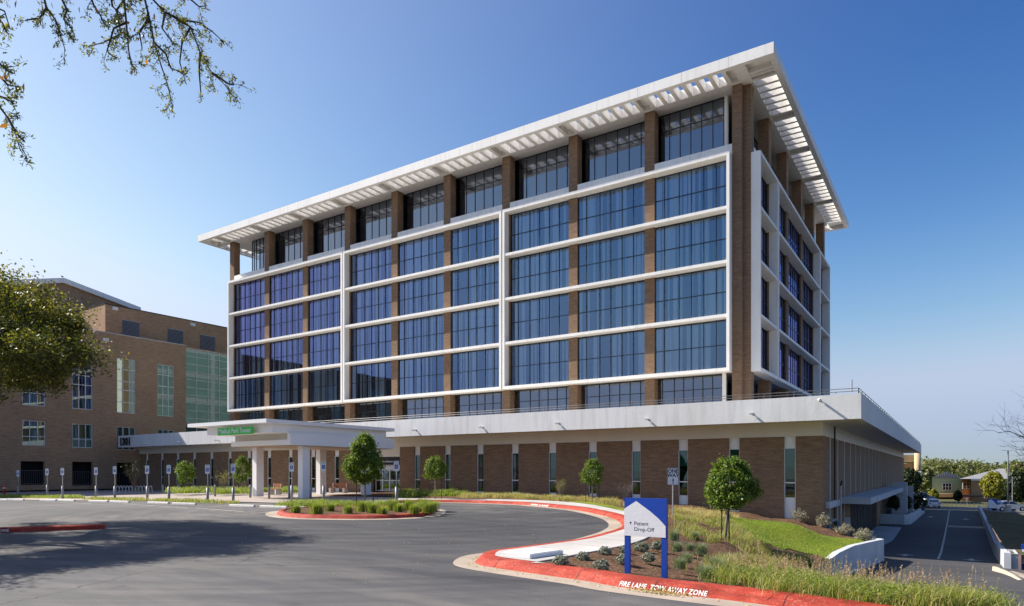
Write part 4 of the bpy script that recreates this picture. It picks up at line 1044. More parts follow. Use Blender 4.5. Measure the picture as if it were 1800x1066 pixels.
# benches
def bench():
    t = thing('park_bench', 'x', 'bench', (0, 0, 0), 'wooden benches by the entrance')
    s = MB()
    for y in (-.2, -.07, .06, .19): s.box(-.95, .95, y, y+.1, .43, .47)
    s.build('seat', 'wood', t); s = MB()
    for z in (.56, .68, .8): s.box(-.95, .95, .3, .34, z, z+.1)
    s.build('backrest', 'wood', t)
    for x in (-.85, .65): MB().box(x, x+.22, -.22, .3, 0, .43).box(x+.08, x+.14, .26, .3, .43, .9).build('leg', 'concrete', t)
    return t
be = bench(); p = gz(482, 869, .05); put(be, p, math.radians(-15), 1, 'wooden bench between the two front canopy columns')
o = copy_tree(be); p = gz(594, 867, .05); put(o, p, math.radians(10), 1, 'wooden bench on concrete ends beside the rear canopy column')
hy = thing('fire_hydrant', 'small red hydrant post with pale band at the far left', 'hydrant', onD(8, 868, 66))
p = hy.location; MB().tube([p, p+V((0, 0, .75)), p+V((0, 0, .85)), p+V((0, 0, .92))], [.13, .13, .1, .03], 10).build('barrel', 'hydrant', hy, True); MB().tube([p+V((0, 0, .5)), p+V((0, 0, .6))], .145, 10).build('band', 'sign_white', hy)
# slab on the sidewalk
q = [gz(x, y, .27) for x, y in ((881.7, 970.2), (937.7, 962.7), (990, 966.5), (931.8, 974.6))]
sl = MB(); sl.extr([(c.x, c.y, .172) for c in q], (0, 0, .085)); 
ctr = sum(q, V())/4
sl.extr([((c.x-ctr.x)*.93+ctr.x, (c.y-ctr.y)*.93+ctr.y, .2571) for c in q], (0, 0, .014))
o = sl.build('access_cover', 'white'); bv = o.modifiers.new('b', 'BEVEL'); bv.width = .012; bv.segments = 2; tag(o, 'white slab-like access cover lying on the sidewalk nose', 'cover')
# standpipe at the building corner
sp_ = thing('standpipe', 'teal grey standpipe with an elbow against the shaded brick corner', 'pipe', (-6.7, 50, -3))
yy = 50.4; MB().tube([(XW+.12, yy-1.2, -3.3), (XW+.12, yy-1.2, -1.55), (XW+.16, yy-.9, -1.35), (XW+.3, yy+.2, -1.35), (XW+.36, yy+.5, -1.5), (XW+.36, yy+.55, -3.3)], .13, 10).build('pipe', 'utility', sp_, True)
MB().tube([(XW+.36, yy+.55, -2.2), (XW+.36, yy+.1, -2.2)], .16, 10).build('valve', 'utility', sp_)
tl = thing('thin_pole', 'slim grey pole rising beside the garage canopy at the building corner', 'pole', (-6.6, 51.8, -3))
MB().tube([(XW+.42, 52.4, -3.6), (XW+.42, 52.4, 1.0)], .05, 8).build('pole', 'metal_grey', tl); MB().tube([(XW+.42, 52.4, 1.0), (XW+.5, 52.3, 1.35)], .06, 8).build('lamp_head', 'metal_dark', tl)
ns = thing('notice_board', 'small white notice board with faded lines by the garage doors', 'sign', (XW+.2, 58, -2.2))
y_ = 57.6; a_, b_ = onY(1483, 910, y_), onY(1495, 924, y_)
MB().box(a_.x, b_.x, y_, y_+.04, b_.z, a_.z).build('board', 'sign_white', ns)
g = MB()
for i in range(4): g.box(a_.x+.06, b_.x-.06, y_-.004, y_-.002, b_.z+(a_.z-b_.z)*(.15+.2*i), b_.z+(a_.z-b_.z)*(.15+.2*i)+.035)
g.build('faded_line', 'metal_grey', ns); MB().box((a_.x+b_.x)/2-.03, (a_.x+b_.x)/2+.03, y_+.04, y_+.08, -3.95, a_.z).build('post', 'metal_grey', ns)
ac = tag(MB().box(-6.6, -5.9, 90, 90.8, -3.2, -2.35).box(-6.5, -6.0, 89.99, 90, -3.1, -2.45, 1).build('condenser_box', ['utility', 'metal_dark']), 'small grey condenser box in the planter by the garage', 'machine')
# ================================================================== VEGETATION
def crown_cloud(c, rx, rz_, n, clumps, spread, egg=.25, hollow=.55, seed=0):
    rng = np.random.default_rng(seed)
    d = unit(rng.normal(size=(clumps, 3)))
    rr = rng.uniform(hollow, 1.0, clumps)**.6
    lump = 1+.28*np.array([noise.noise((x*1.7+seed*3.1, y*1.7, z*1.7)) for x, y, z in d])
    cc = d*(rr*lump)[:, None]
    cc[:, :2] *= (1-egg*cc[:, 2:3])
    k = rng.integers(0, clumps, n)
    p = cc[k]+rng.normal(size=(n, 3))*spread
    return np.array(c)+p*np.array([rx, rx, rz_]), unit(p)
def round_tree(label, px, base, cx0, cx1, cy0, cy1, nleaf, seed, group='young round trees with stakes', stakes=True, mat='leaf_top', egg=.22, leafs=.05, so=.42):
    D = (base-CAM).dot(V((FX, FY, 0))); k = D/F
    t = thing('round_tree', label, 'tree', base, group)
    c = onD((cx0+cx1)/2, (cy0+cy1)/2, D)
    rx, rzz = (cx1-cx0)/2*k, (cy1-cy0)/2*k
    P, n = crown_cloud(c, rx*.92, rzz*.92, nleaf, 150, .10, egg, .6, seed)
    np_quads('crown', leaves(P, leafs, 1.7, n*.8+np.array([0, 0, .4])), mat, t)
    tr = MB(); top = V(c)+V((0, 0, rzz*.25)); b = V(base)
    mid = b.lerp(top, .5)+V((R.uniform(-.04, .04), R.uniform(-.04, .04), 0))
    tr.tube([b-V((0, 0, .1)), mid, top], [.045, .036, .015], 8)
    for i in range(9):
        q = mid.lerp(top, R.uniform(.1, .9)); a = R.uniform(0, 6.28); e = q+V((math.cos(a)*rx*.7, math.sin(a)*rx*.7, rzz*R.uniform(.1, .5)))
        tr.tube([q, q.lerp(e, .5)+V((0, 0, .05)), e], [.016, .011, .004], 5)
    tr.build('trunk', 'bark_pale', t, True)
    if stakes:
        zc = c.z-rzz*.85-b.z
        for s in (-1, 1):
            e = b+V((RX*so*s, RY*so*s, -.15)); MB().tube([e, e+V((R.uniform(-.03, .03), 0, zc+.28))], .022, 6).build('support_stake', 'metal_dark', t)
        MB().tube([b+V((-RX*so, -RY*so, zc*.85)), b+V((RX*so, RY*so, zc*.85))], .006, 4).build('tie_wire', 'metal_grey', t)
    return t
lt_b = ghz(1275, 951); lt_b.z = hz(lt_b.x, lt_b.y)
round_tree('largest young tree on the lawn slope with a dense bright crown and strapped stakes', 1275, lt_b, 1241, 1330, 803, 903, 13000, 3, egg=.2, leafs=.045, so=.13)
round_tree('round green tree with an egg-shaped crown growing in the red-kerbed island', 641, gz(641.5, 893, .14), 607, 671, 761, 851, 12500, 4, egg=.32, leafs=.055)
round_tree('small light green tree by the brick wall right of the glass entrance', 765, V(gz(765, 878, .14)), 746, 785, 800, 846, 4500, 5, leafs=.05)
round_tree('small bright round tree by the wall straight behind the curving sidewalk', 1041, gz(1041, 882, .12), 1022, 1062, 806, 856, 4500, 6, leafs=.045)
round_tree('small round tree between the bike rack and the canopy', 326, V(onD(326, 863, 66)), 309, 344, 809, 849, 4000, 7, leafs=.06)
round_tree('small pointed round tree just left of the front left canopy column', 426, V(onD(427, 866, 62)), 411, 441, 800, 851, 4000, 8, leafs=.06, egg=.35)
def flame_tree(name, label, D, cx, cy, rx, ry, py_base, mat, n, seed, cat='tree', group=None, leafs=.3, trunk=True, egg=.15, spread=.12, clumps=90):
    b = onD(cx, py_base, D); k = D/F; c = onD(cx, cy, D)
    t = thing(name, label, cat, b, group)
    P, nn = crown_cloud(c, rx*k, ry*k, n, clumps, spread, egg, .5, seed)
    np_quads('crown', leaves(P, leafs, 1.5, nn*.8+np.array([0, 0, .4])), mat, t)
    if trunk:
        tr = MB(); tr.tube([b-V((0, 0, .3)), b.lerp(V(c), .5), V(c)], [.022*ry*k+.05, .016*ry*k+.04, .04], 8)
        for i in range(5):
            a = R.uniform(0, 6.28); e = V(c)+V((math.cos(a)*rx*k*.6, math.sin(a)*rx*k*.6, ry*k*.3)); tr.tube([b.lerp(V(c), .6), e], [.012*ry*k+.03, .02], 5)
        tr.build('trunk', 'bark', t, True)
    return t
# ---- large oaks
def limb(mb, a, b, r0, r1, wob, n=5, m=0, sides=7):
    pts = []; rs = []
    for i in range(n+1):
        t = i/n; p = a.lerp(b, t); w = math.sin(t*math.pi)*wob
        p = p+V((noise.noise(p*.7+V((3, 1, 7)))*w, noise.noise(p*.7+V((9, 4, 2)))*w, noise.noise(p*.7)*w+w*.35)); pts.append(p); rs.append(r0+(r1-r0)*t)
    mb.tube(pts, rs, sides, m); return pts
def oak(label, base, cc, rx, ry, rz_, ncl, nleaf, seed, leafs=.06, mat='leaf_oak', rot=0, tilt=0):
    cr, sr = math.cos(rot), math.sin(rot)
    rng = random.Random(seed); t = thing('oak_tree', label, 'tree', base)
    tr = MB(); b = V(base); cc = V(cc)
    fork = b.lerp(V((cc.x, cc.y, cc.z-rz_*.55)), 1.0)
    limb(tr, b-V((0, 0, .3)), fork, .42, .34, .3, 6, 0, 12)
    mains = []
    for i in range(11):
        a = i*2.4+rng.uniform(-.3, .3); el = rng.uniform(-.12, .8)
        ex, ey = math.cos(a)*rx*.66*math.cos(el), math.sin(a)*ry*.66*math.cos(el)
        e = cc+V((ex*cr-ey*sr, ex*sr+ey*cr, rz_*(.75*math.sin(el)-.22)))
        mains += limb(tr, fork, e, .2, .07, 1.5, 8, 0, 8)[2:]
    cl = []
    for i in range(ncl):
        while True:
            d = V((rng.gauss(0, 1), rng.gauss(0, 1), rng.gauss(0, 1))).normalized()
            if d.z > -.55: break
        r = rng.uniform(.5, 1)**.5*(1+.22*noise.noise(d*2.1+V((seed, 0, 0))))
        p = cc+V((d.x*rx*r*cr-d.y*ry*r*sr, d.x*rx*r*sr+d.y*ry*r*cr, d.z*rz_*r+tilt*d.x*rx*r))
        cl.append(p)
        q = min(mains, key=lambda m: (m-p).length); limb(tr, q, p, .045, .012, .5, 3, 0, 5)
    tr.build('trunk', 'bark', t, True)
    C = np.array([tuple(p) for p in cl]); n = NR.integers(0, len(cl), nleaf)
    sz = NR.uniform(.3, .8, len(cl))[n][:, None]
    P = C[n]+NR.normal(size=(nleaf, 3))*sz*np.array([.62, .62, .40])
    np_quads('crown', leaves(P, leafs, 1.9, np.array([0, 0, .7])), mat, t)
    return t
OB = (-31.0, 8.0, -.05)
oak('large live oak spreading in from the left edge and shading the car park', OB, (-28.9, 6.9, 6.4), 8.8, 5.5, 2.8, 520, 180000, 21, leafs=.055, rot=math.radians(155.7), tilt=.17)
# ---- overhanging twigs of a second oak, near the camera
def twig_tree():
    t = thing('oak_tree', 'oak whose budding branches hang into the sky at the upper left corner', 'tree', (-13, .5, 0))
    br = MB(); LP_ = []; LS = []; DRY = []
    br.tube([(-13, .5, -.3), (-12.9, .6, 2.5), (-12.4, .9, 5), (-11.3, 1.6, 7.0)], [.34, .28, .24, .17], 10)
    crown = V((-11.3, 1.6, 7.0))
    lines = [([(232, -60), (258, -12), (290, 22), (335, 48), (352, 92), (372, 128), (392, 146), (408, 166)], 7.2, 9), ([(245, -40), (262, 30), (271, 75), (284, 118), (295, 150), (303, 188)], 7.0, 8),
             ([(215, -30), (222, 40), (226, 88), (233, 124)], 6.7, 6), ([(240, -30), (205, 18), (212, 60), (180, 76), (160, 80)], 6.9, 6), ([(70, -30), (82, 14), (98, 36), (107, 64), (115, 90)], 6.5, 4),
             ([(82, 14), (70, 32), (45, 36)], 6.5, 3), ([(100, -20), (118, 18), (112, 34), (124, 48), (131, 62)], 6.6, 4), ([(150, -30), (165, 10), (178, 30), (182, 42)], 6.8, 4),
             ([(290, 22), (318, 35), (350, 40), (372, 55), (393, 74)], 7.3, 6), ([(335, 48), (320, 75), (316, 110), (326, 145)], 7.1, 5), ([(352, 92), (350, 125), (353, 164)], 7.2, 4), ([(372, 128), (402, 148), (411, 150)], 7.2, 2),
             ([(300, -40), (330, -5), (350, 12), (364, 10)], 7.5, 6), ([(-60, -40), (-20, 8), (8, 20), (18, 52)], 6.2, 6), ([(-50, 60), (-10, 105), (10, 122), (26, 124)], 6.1, 5), ([(-50, 70), (-5, 130), (14, 150), (34, 153)], 6.1, 5),
             ([(-50, 130), (-8, 178), (12, 205), (26, 232), (36, 266)], 6.0, 6), ([(12, 205), (30, 236), (44, 250)], 6.0, 3), ([(262, 30), (245, 58), (250, 86)], 7.0, 4), ([(271, 75), (292, 96), (300, 120), (320, 128)], 7.0, 4), ([(222, 40), (200, 50), (188, 90), (205, 104)], 6.8, 5),
             ([(290, 22), (285, 50), (305, 78)], 7.0, 4), ([(190, -30), (198, 12), (214, 26)], 6.8, 5), ([(-30, 20), (4, 40), (12, 58)], 6.2, 3), ([(-30, 160), (6, 172), (18, 178)], 6.0, 3)]
    def grow(p, d, l, r, depth):
        q = p+d*l; br.tube([p, p.lerp(q, .5)+V((R.gauss(0, .01), R.gauss(0, .01), R.gauss(0, .01))), q], [r, r*.8, r*.5], 5)
        for k in range(R.randint(6, 9)):
            LP_.append(tuple(q-d*R.uniform(0, l*.85)+V((R.gauss(0, .018), R.gauss(0, .018), R.gauss(0, .018)))))
        if depth > 0:
            for k in range(2): grow(p.lerp(q, R.uniform(.4, 1)), (d+V((R.gauss(0, .6), R.gauss(0, .6), R.gauss(-.15, .5)))).normalized(), l*.7, r*.6, depth-1)
    for ln, D, dens in lines:
        pts = [onD(x, y, D+(i*.06)+R.uniform(-.05, .05)) for i, (x, y) in enumerate(ln)]
        up = [crown.lerp(pts[0], .5)+V((0, 0, .8)), pts[0]] if ln[0][1] < 0 and ln[0] not in ((82, 14),) else []
        if up: br.tube([crown]+up, [.05, .03, .016], 6)
        rs = [max(.003, .011*(1-i/len(pts))+.002) for i in range(len(pts))]
        br.tube(pts, rs, 6)
        for i in range(len(pts)-1):
            a, b = pts[i], pts[i+1]; L_ = (b-a).length
            for k in range(max(2, int(L_*dens*2.6))):
                p = a.lerp(b, R.random()); d = ((b-a).normalized()*.7+V((R.gauss(0, .6), R.gauss(0, .6), R.gauss(-.25, .5)))).normalized()
                grow(p, d, R.uniform(.06, .17), .0035, 1)
    for x, y, D in ((272, 30, 7), (237, 122, 6.8), (232, 128, 6.8), (330, 26, 7.2), (335, 92, 0), (108, 70, 6.5), (70, 8, 6.5), (92, 10, 6.5), (140, 18, 6.7), (196, 10, 6.9), (225, 40, 6.9), (238, 52, 6.9), (258, 110, 7), (42, 154, 6.1), (10, 136, 6.1), (6, 222, 6.0), (28, 8, 6.2), (4, 40, 6.2), (170, 18, 6.8), (263, 108, 7), (3, 137, 6.1)):
        if D: DRY.append(tuple(onD(x, y, D)))
    # foliage outside the picture, joined to the same limbs
    for k in range(60):
        c = crown+V((R.gauss(-.8, 1.4), R.gauss(-1.2, 1.4), R.uniform(.3, 2.4)))
        dd_ = (c-CAM); fw = dd_.x*FX+dd_.y*FY
        if fw > .5 and 900+F*(dd_.x*RX+dd_.y*RY)/fw > -140 and HY-F*dd_.z/fw > -260: continue
        for j in range(60): LP_.append((c.x+R.gauss(0, .3), c.y+R.gauss(0, .3), c.z+R.gauss(0, .2)))
    br.build('branch', 'bark', t, True)
    np_quads('crown', leaves(np.array(LP_), .019, 2.8, np.array([0, 0, .3]), .3), 'leaf_new', t)
    for q_ in DRY: np_quads('dry_leaf', leaves(np.array([q_]), .040, 2.3, np.array([-.4, -.8, .1]), 1.2), 'leaf_dry', t)
twig_tree()
# ---- grasses
def sample(poly, n, hf):
    xs = [p[0] for p in poly]; ys = [p[1] for p in poly]; out = []
    while len(out) < n:
        x, y = R.uniform(min(xs), max(xs)), R.uniform(min(ys), max(ys))
        if inpoly(x, y, poly): out.append((x, y, hf(x, y)))
    return np.array(out)
def px_poly(pts, f=ghz): return [(q.x, q.y) for q in (f(*p) for p in pts)]
def patch(name, label, pts_world, n, h, w, mats, hf, clump=None, lean=.35, probs=None, cat='grass'):
    if clump:
        c = sample(pts_world, clump[0], hf); k = NR.integers(0, len(c), n); r = c[k].copy()
        r[:, :2] += NR.normal(size=(n, 2))*clump[1]; r[:, 2] = [hf(x, y) for x, y in r[:, :2]]
        ch = NR.uniform(.7, 1.2, len(c))[k]*h
    else: r = sample(pts_world, n, hf); ch = np.full(n, h)
    q = blades(r, ch, w, lean)
    mi = None
    if len(mats) > 1:
        m_ = NR.choice(len(mats), n, p=probs); mi = np.repeat(m_, 2)
    return tag(np_quads(name, q, mats, None, mi), label, cat, None, 'stuff')
hq = lambda x, y: hz(x, y)-.01
FG = px_poly([(1225, 1040), (1290, 1040), (1400, 1050), (1500, 1062), (1560, 1066)]) 
fgp = [(-3.35, 11.25), (-2.2, 10.95), (-.8, 10.6), (.15, 10.5), (.5, 11.2), (.55, 12.2), (.2, 13.2), (-.6, 13.6), (-1.6, 13.6), (-2.6, 13.2), (-3.4, 12.4)]
patch('tall_grass', 'tall weedy green grass with pinkish seed heads behind the red kerb', fgp, 13000, .27, .010, ['grass_green', 'grass_tan'], hq, (120, .17), .5, [.72, .28])
rt = sample(fgp, 150, hq); kk = NR.integers(0, 150, 16000); hh_ = NR.uniform(.02, 1, 16000)**.8
tag(np_quads('weed_foliage', leaves(rt[kk]+np.stack([NR.normal(0, .12, 16000), NR.normal(0, .12, 16000), hh_*NR.uniform(.18, .34, 150)[kk]], 1), .022, 2.6, np.array([0, 0, .5])), 'grass_green'), 'small leafy weeds among the tall grass behind the red kerb', 'weeds', None, 'stuff')
def plumes(pts, n, h0, h1):
    r = sample(pts, n, hq); Q = []; st = []
    for x, y, z in r:
        h = R.uniform(h0, h1); a = R.uniform(0, 6.28); l = R.uniform(.05, .3); tip = V((x+math.cos(a)*l*h, y+math.sin(a)*l*h, z+h)); b = V((x, y, z)); m_ = b.lerp(tip, .6)-V((math.cos(a), math.sin(a), 0))*l*h*.12
        st += [b, m_, tip]
        for j in range(9): t = .66+.34*j/8; Q.append(tuple(m_.lerp(tip, (t-.6)/.4)+V((R.gauss(0, .006), R.gauss(0, .006), 0))))
    mb = MB()
    for i in range(0, len(st), 3): mb.tube(st[i:i+3], [.0022, .0018, .001], 3, 0, False)
    o = tag(mb.build('grass_stalk', 'grass_tan'), 'thin seed stalks rising above the tall grass behind the kerb', 'grass', None, 'stuff')
    o2 = np_quads('seed_head', leaves(np.array(Q), .017, 2.6, None), 'grass_pink', o)
plumes([(-3.3, 11.6), (-2.2, 11.2), (.0, 10.9), (.5, 11.6), (.45, 12.9), (-.6, 13.6), (-2.2, 13.6), (-3.3, 13.0)], 420, .32, .62)
slope = px_poly([(1240, 1000), (1275, 975), (1310, 950), (1345, 965), (1400, 980), (1460, 990), (1466, 1010), (1440, 1030), (1300, 1030), (1250, 1025)])
patch('meadow_grass', 'loose green and straw grass on the slope below the lawn', slope, 6000, .24, .013, ['grass_green', 'grass_tan', 'grass_pink'], hq, (110, .14), .4, [.5, .35, .15])
mid = px_poly([(1186, 905), (1250, 908), (1300, 930), (1345, 960), (1330, 975), (1270, 965), (1215, 950), (1184, 935)])
patch('feather_grass', 'straw coloured feather grass tufts behind the blue sign', mid, 5000, .28, .013, ['grass_tan', 'grass_green'], hq, (90, .10), .45, [.45, .55])
tanrow = px_poly([(1185, 900), (1262, 906), (1300, 913), (1262, 918), (1185, 915)])
patch('feather_grass', 'tan dry grass row along the foot of the wall behind the one way sign', tanrow, 4500, .38, .02, ['grass_tan'], hq, (60, .13), .45)
wallrow = [(q.x, q.y) for q in (gz(p[0], p[1], .15) for p in [(812, 872), (900, 872.5), (960, 875), (1020, 879.5), (1085, 885), (1100, 891), (1050, 884.5), (985, 880.5), (900, 877), (812, 875.6)])]
patch('feather_grass', 'low tan grass row between the curving sidewalk and the brick wall', wallrow, 7000, .34, .022, ['grass_tan', 'grass_green'], hq, (90, .25), .45, [.75, .25])
LWp = [(p.x, p.y) for p in LW]
patch('lawn_blade', 'short upright blades of the bright lawn', LWp, 16000, .075, .016, ['grass_green'], lambda x, y: hz(x, y)+.02, None, .5)
strip = [(q.x, q.y) for q in (glot(*p) for p in [(-40, 872.5), (60, 873), (140, 874.5), (150, 877.5), (60, 876.5), (-40, 876)])]
pz = lambda x, y: lotz(x, y)+.03
patch('verge_grass', 'green grass verge at the far left behind the wheel stops', strip, 4500, .26, .035, ['grass_green'], pz, None, .4)
strip2 = [(q.x, q.y) for q in (glot(*p) for p in [(150, 877), (260, 879.5), (340, 882), (430, 886), (428, 887.3), (340, 884.8), (260, 881.8), (150, 878.8)])]
patch('verge_grass', 'patchy grass verge behind the wheel stops below the bike rack', strip2, 2600, .22, .03, ['grass_green', 'grass_tan'], pz, (60, .3), .4, [.7, .3])
strip3 = [(q.x, q.y) for q in (gz(p[0], p[1], .03) for p in [(487, 889), (520, 886), (570, 885), (640, 887), (690, 886), (690, 889), (630, 891), (560, 890.5), (500, 891)])]
patch('verge_grass', 'green grass verge behind the planted island', strip3, 4000, .28, .03, ['grass_green'], pz, (70, .3), .4)
for nm, lab, pts in (('wall_grass', 'green grass bed at the wall between bike rack and bollards', [(300, 862), (370, 861), (372, 866), (302, 868)]), ('wall_grass', 'green grass bed at the wall behind the second round tree', [(382, 863), (440, 862), (442, 868), (384, 869)]), ('wall_grass', 'green grass bed behind the left wooden bench', [(462, 863), (522, 862), (522, 866), (462, 867)]), ('wall_grass', 'green grass bed at the wall right of the entrance', [(702, 867), (812, 867), (822, 873.5), (704, 876)])):
    w_ = [(q.x, q.y) for q in (gz(p[0], p[1], .05) for p in pts)]
    patch(nm, lab, w_, 3500, .42, .035, ['grass_green'], lambda x, y: .05, (50, .3), .4)
def tuft(name, label, loc, n, h, w, rad, mat, cat='grass tuft', group=None, sc=1, lean=.4):
    r = np.zeros((n, 3)); r[:, :2] = NR.normal(size=(n, 2))*rad
    o = np_quads(name, blades(r, h, w, lean), mat); tag(o, label, cat, group); o.location = loc; return o
IC = [(520, 902.5), (612, 903), (655, 902), (672, 905.5), (700, 900), (728, 904), (744, 898), (752, 902), (580, 899), (636, 899.5), (690, 897.5), (717, 897), (760, 899.5), (556, 905), (735, 900.5)]
t0 = None
for k, (px, py) in enumerate(IC):
    lab = 'spiky green grass clump in the red-kerbed island around the round tree'
    if t0 is None: t0 = tuft('grass_clump', lab, (0, 0, 0), 420, .5, .02, .10, 'grass_green', 'grass clump', 'grass clumps in the island'); o = t0
    else: o = t0.copy(); COL.objects.link(o)
    p = gz(px, py, .13); put(o, p, R.uniform(0, 6), R.uniform(.75, 1.15))
BT = [(1205, 990), (1195, 1000), (1232, 975), (1257, 1005), (1212, 968), (1185, 950), (1240, 1018), (1220, 950), (1190, 970), (1275, 985)]
t0 = None
for k, (px, py) in enumerate(BT):
    lab = 'blue-green grass tuft in the bark mulch right of the blue sign'
    if t0 is None: t0 = tuft('blue_grass_tuft', lab, (0, 0, 0), 420, .34, .010, .075, 'grass_blue', 'grass tuft', 'blue-green grass tufts in the mulch'); o = t0
    else: o = t0.copy(); COL.objects.link(o)
    p = ghz(px, py); p.z = hz(p.x, p.y); put(o, p, R.uniform(0, 6), R.uniform(.5, .9))
# lavender mounds
def mound(label, seed):
    P, n = crown_cloud((0, 0, .09), .145, .105, 700, 50, .10, 0, .5, seed)
    P[:, 2] = np.abs(P[:, 2]); o = np_quads('lavender_plant', leaves(P, .026, 2.6, n*1.2), 'silver'); return tag(o, label, 'plant', 'silvery lavender mounds in the mulch')
m0 = mound('x', 3)
for k, (px, py, lab) in enumerate([(986, 994, 'silvery lavender mound nearest the sidewalk nose'), (1025, 985, 'silvery lavender mound second from the sidewalk nose'), (1064, 976, 'silvery lavender mound closest to the sidewalk edge left of the sign'), (1057, 1002, 'silvery lavender mound nearest the red kerb'), (1097, 990, 'silvery lavender mound behind the left sign post'), (1098, 972, 'silvery lavender mound at the sidewalk edge behind the left sign post'), (1128, 970, 'taller silvery lavender mound between the sign posts, left one'), (1156, 966, 'silvery lavender mound furthest back near the right sign post'), (1140, 987, 'silvery lavender mound low between the sign posts')]):
    o = m0 if k == 0 else m0.copy()
    if k: COL.objects.link(o)
    p = ghz(px, py); p.z = hz(p.x, p.y)-.01; put(o, p, R.uniform(0, 6), R.uniform(.9, 1.15)*(1.15 if k == 6 else 1), lab)
# shrubs along the wall
def twig_shrub(name, label, base, h, w, mat, nl, ls, seed, cat='shrub', group=None, leaf=None):
    rng = random.Random(seed); t = thing(name, label, cat, base, group); mb = MB(); b = V(base); tips = []
    for i in range(26):
        a = rng.uniform(0, 6.28); l = rng.uniform(.15, 1)*w; e = b+V((math.cos(a)*l, math.sin(a)*l, h*rng.uniform(.25 if nl > 800 else .55, 1)*(1 if nl <= 800 else (1.1-.6*l/w))))
        m_ = b.lerp(e, .5)+V((0, 0, h*.08)); mb.tube([b, m_, e], [.012, .007, .003], 4); tips += [m_.lerp(e, rng.uniform(0, 1)) for _ in range(4)]
        for j in range(3):
            q = m_.lerp(e, rng.uniform(0, .8)); e2 = q+V((rng.gauss(0, .12)*w*2, rng.gauss(0, .12)*w*2, h*rng.uniform(.1, .3))); mb.tube([q, e2], [.005, .002], 3); tips.append(e2)
    mb.build('branches', mat, t)
    if nl:
        C = np.array([tuple(p) for p in tips]); n = NR.integers(0, len(C), nl); np_quads('foliage', leaves(C[n]+NR.normal(size=(nl, 3))*.05*h, ls, 2.2), leaf, t)
    return t
SH = [(1332, 901, 'silvery dry shrub at the wall right of the lawn tree'), (1365, 907, 'silvery dry shrub left of the last slit window on the front wall'), (1404, 916, 'silvery dry shrub below the last front slit window, right side'), (1446, 931, 'silvery dry shrub at the building corner'), (1482, 941, 'rounded silvery shrub in front of the garage doors'), (1518, 951, 'rounded silvery shrub at the end of the lawn wall')]
for k, (px, py, lab) in enumerate(SH):
    p = ghz(px, py); p.z = hz(p.x, p.y)-.03; twig_shrub('silver_shrub', lab, p, .85, .55, 'bark_pale', 1500, .04, k, 'shrub', 'silvery shrubs along the wall', 'silver_dry')
twig_shrub('bare_shrub', 'sparse yellow-leaved shrub against the brick wall left of the small tree', gz(986, 877, .1), 1.35, .5, 'bark_pale', 420, .035, 31, 'shrub', None, 'leaf_yellow')
twig_shrub('bare_shrub', 'leafless pale shrub against the wall right of the small round tree', ghz(1098, 884), 1.25, .75, 'bark_pale', 0, 0, 32)
twig_shrub('bare_shrub', 'wispy yellowish shrub at the wall between the two left round trees', gz(392, 866, .03), 2.0, .9, 'bark_pale', 300, .05, 33, 'shrub', None, 'leaf_yellow')
twig_shrub('bare_shrub', 'dark wispy shrub in front of the third ground-floor opening', gz(236, 864, .0), 3.2, 1.4, 'bark', 500, .06, 34, 'shrub', None, 'leaf_dark')
# dark planter shrubs by the garage
for k, (px, cy, rx, ry, D, lab) in enumerate([(1585, 883, 17, 15, 84, 'dark shrub in the planter in front of the white pier'), (1613, 882, 15, 16, 92, 'dark dense shrub at the far end of the planter wall'), (1571, 884, 9, 12, 80, 'dark shrub at the left end of the planter against the wall')]):
    flame_tree('planter_shrub', lab, D, px, cy, rx, ry, cy+ry*1.1, 'leaf_dark', 2500, 60+k, 'shrub', 'dark shrubs in the planter', .10, False)
# fallen leaves and grit
lf = []
for k in range(340):
    s = R.uniform(0, 1); p = K[int(clamp(R.gauss(108, 22), 40, len(K)-1))] if s < .5 else K[int(clamp(R.gauss(50, 12), 10, len(K)-1))]
    lf.append((p.x+R.gauss(0, .12), p.y-R.uniform(.02, .3), .02))
s0, _ = s_of(K, gz(1150, 1040)), 0
for k in range(240):
    p, t_ = path_at(K, s0+R.gauss(.15, .28)); n_ = V((-t_.y, t_.x, 0)); o_ = R.uniform(-.22, .05); lf.append((p.x+n_.x*o_, p.y+n_.y*o_, .022+max(0, o_)*1.0+R.uniform(0, .02)))
tag(np_quads('leaf_litter', leaves(np.array(lf), .028, 2.0, np.array([0, 0, 3.])), 'grass_tan'), 'dry pale leaves collected along the red kerb and gutter', 'leaves', None, 'stuff')
gr = np.array([(R.uniform(-22, -3), R.uniform(8, 30), .012) for _ in range(260)]); 
gr = np.array([g for g in gr if not inpoly(g[0], g[1], LAND)])
tag(np_quads('leaf_litter', leaves(gr, .022, 1.6, np.array([0, 0, 3.])), 'grass_tan'), 'scattered bits of dry leaf on the asphalt', 'leaves', None, 'stuff')
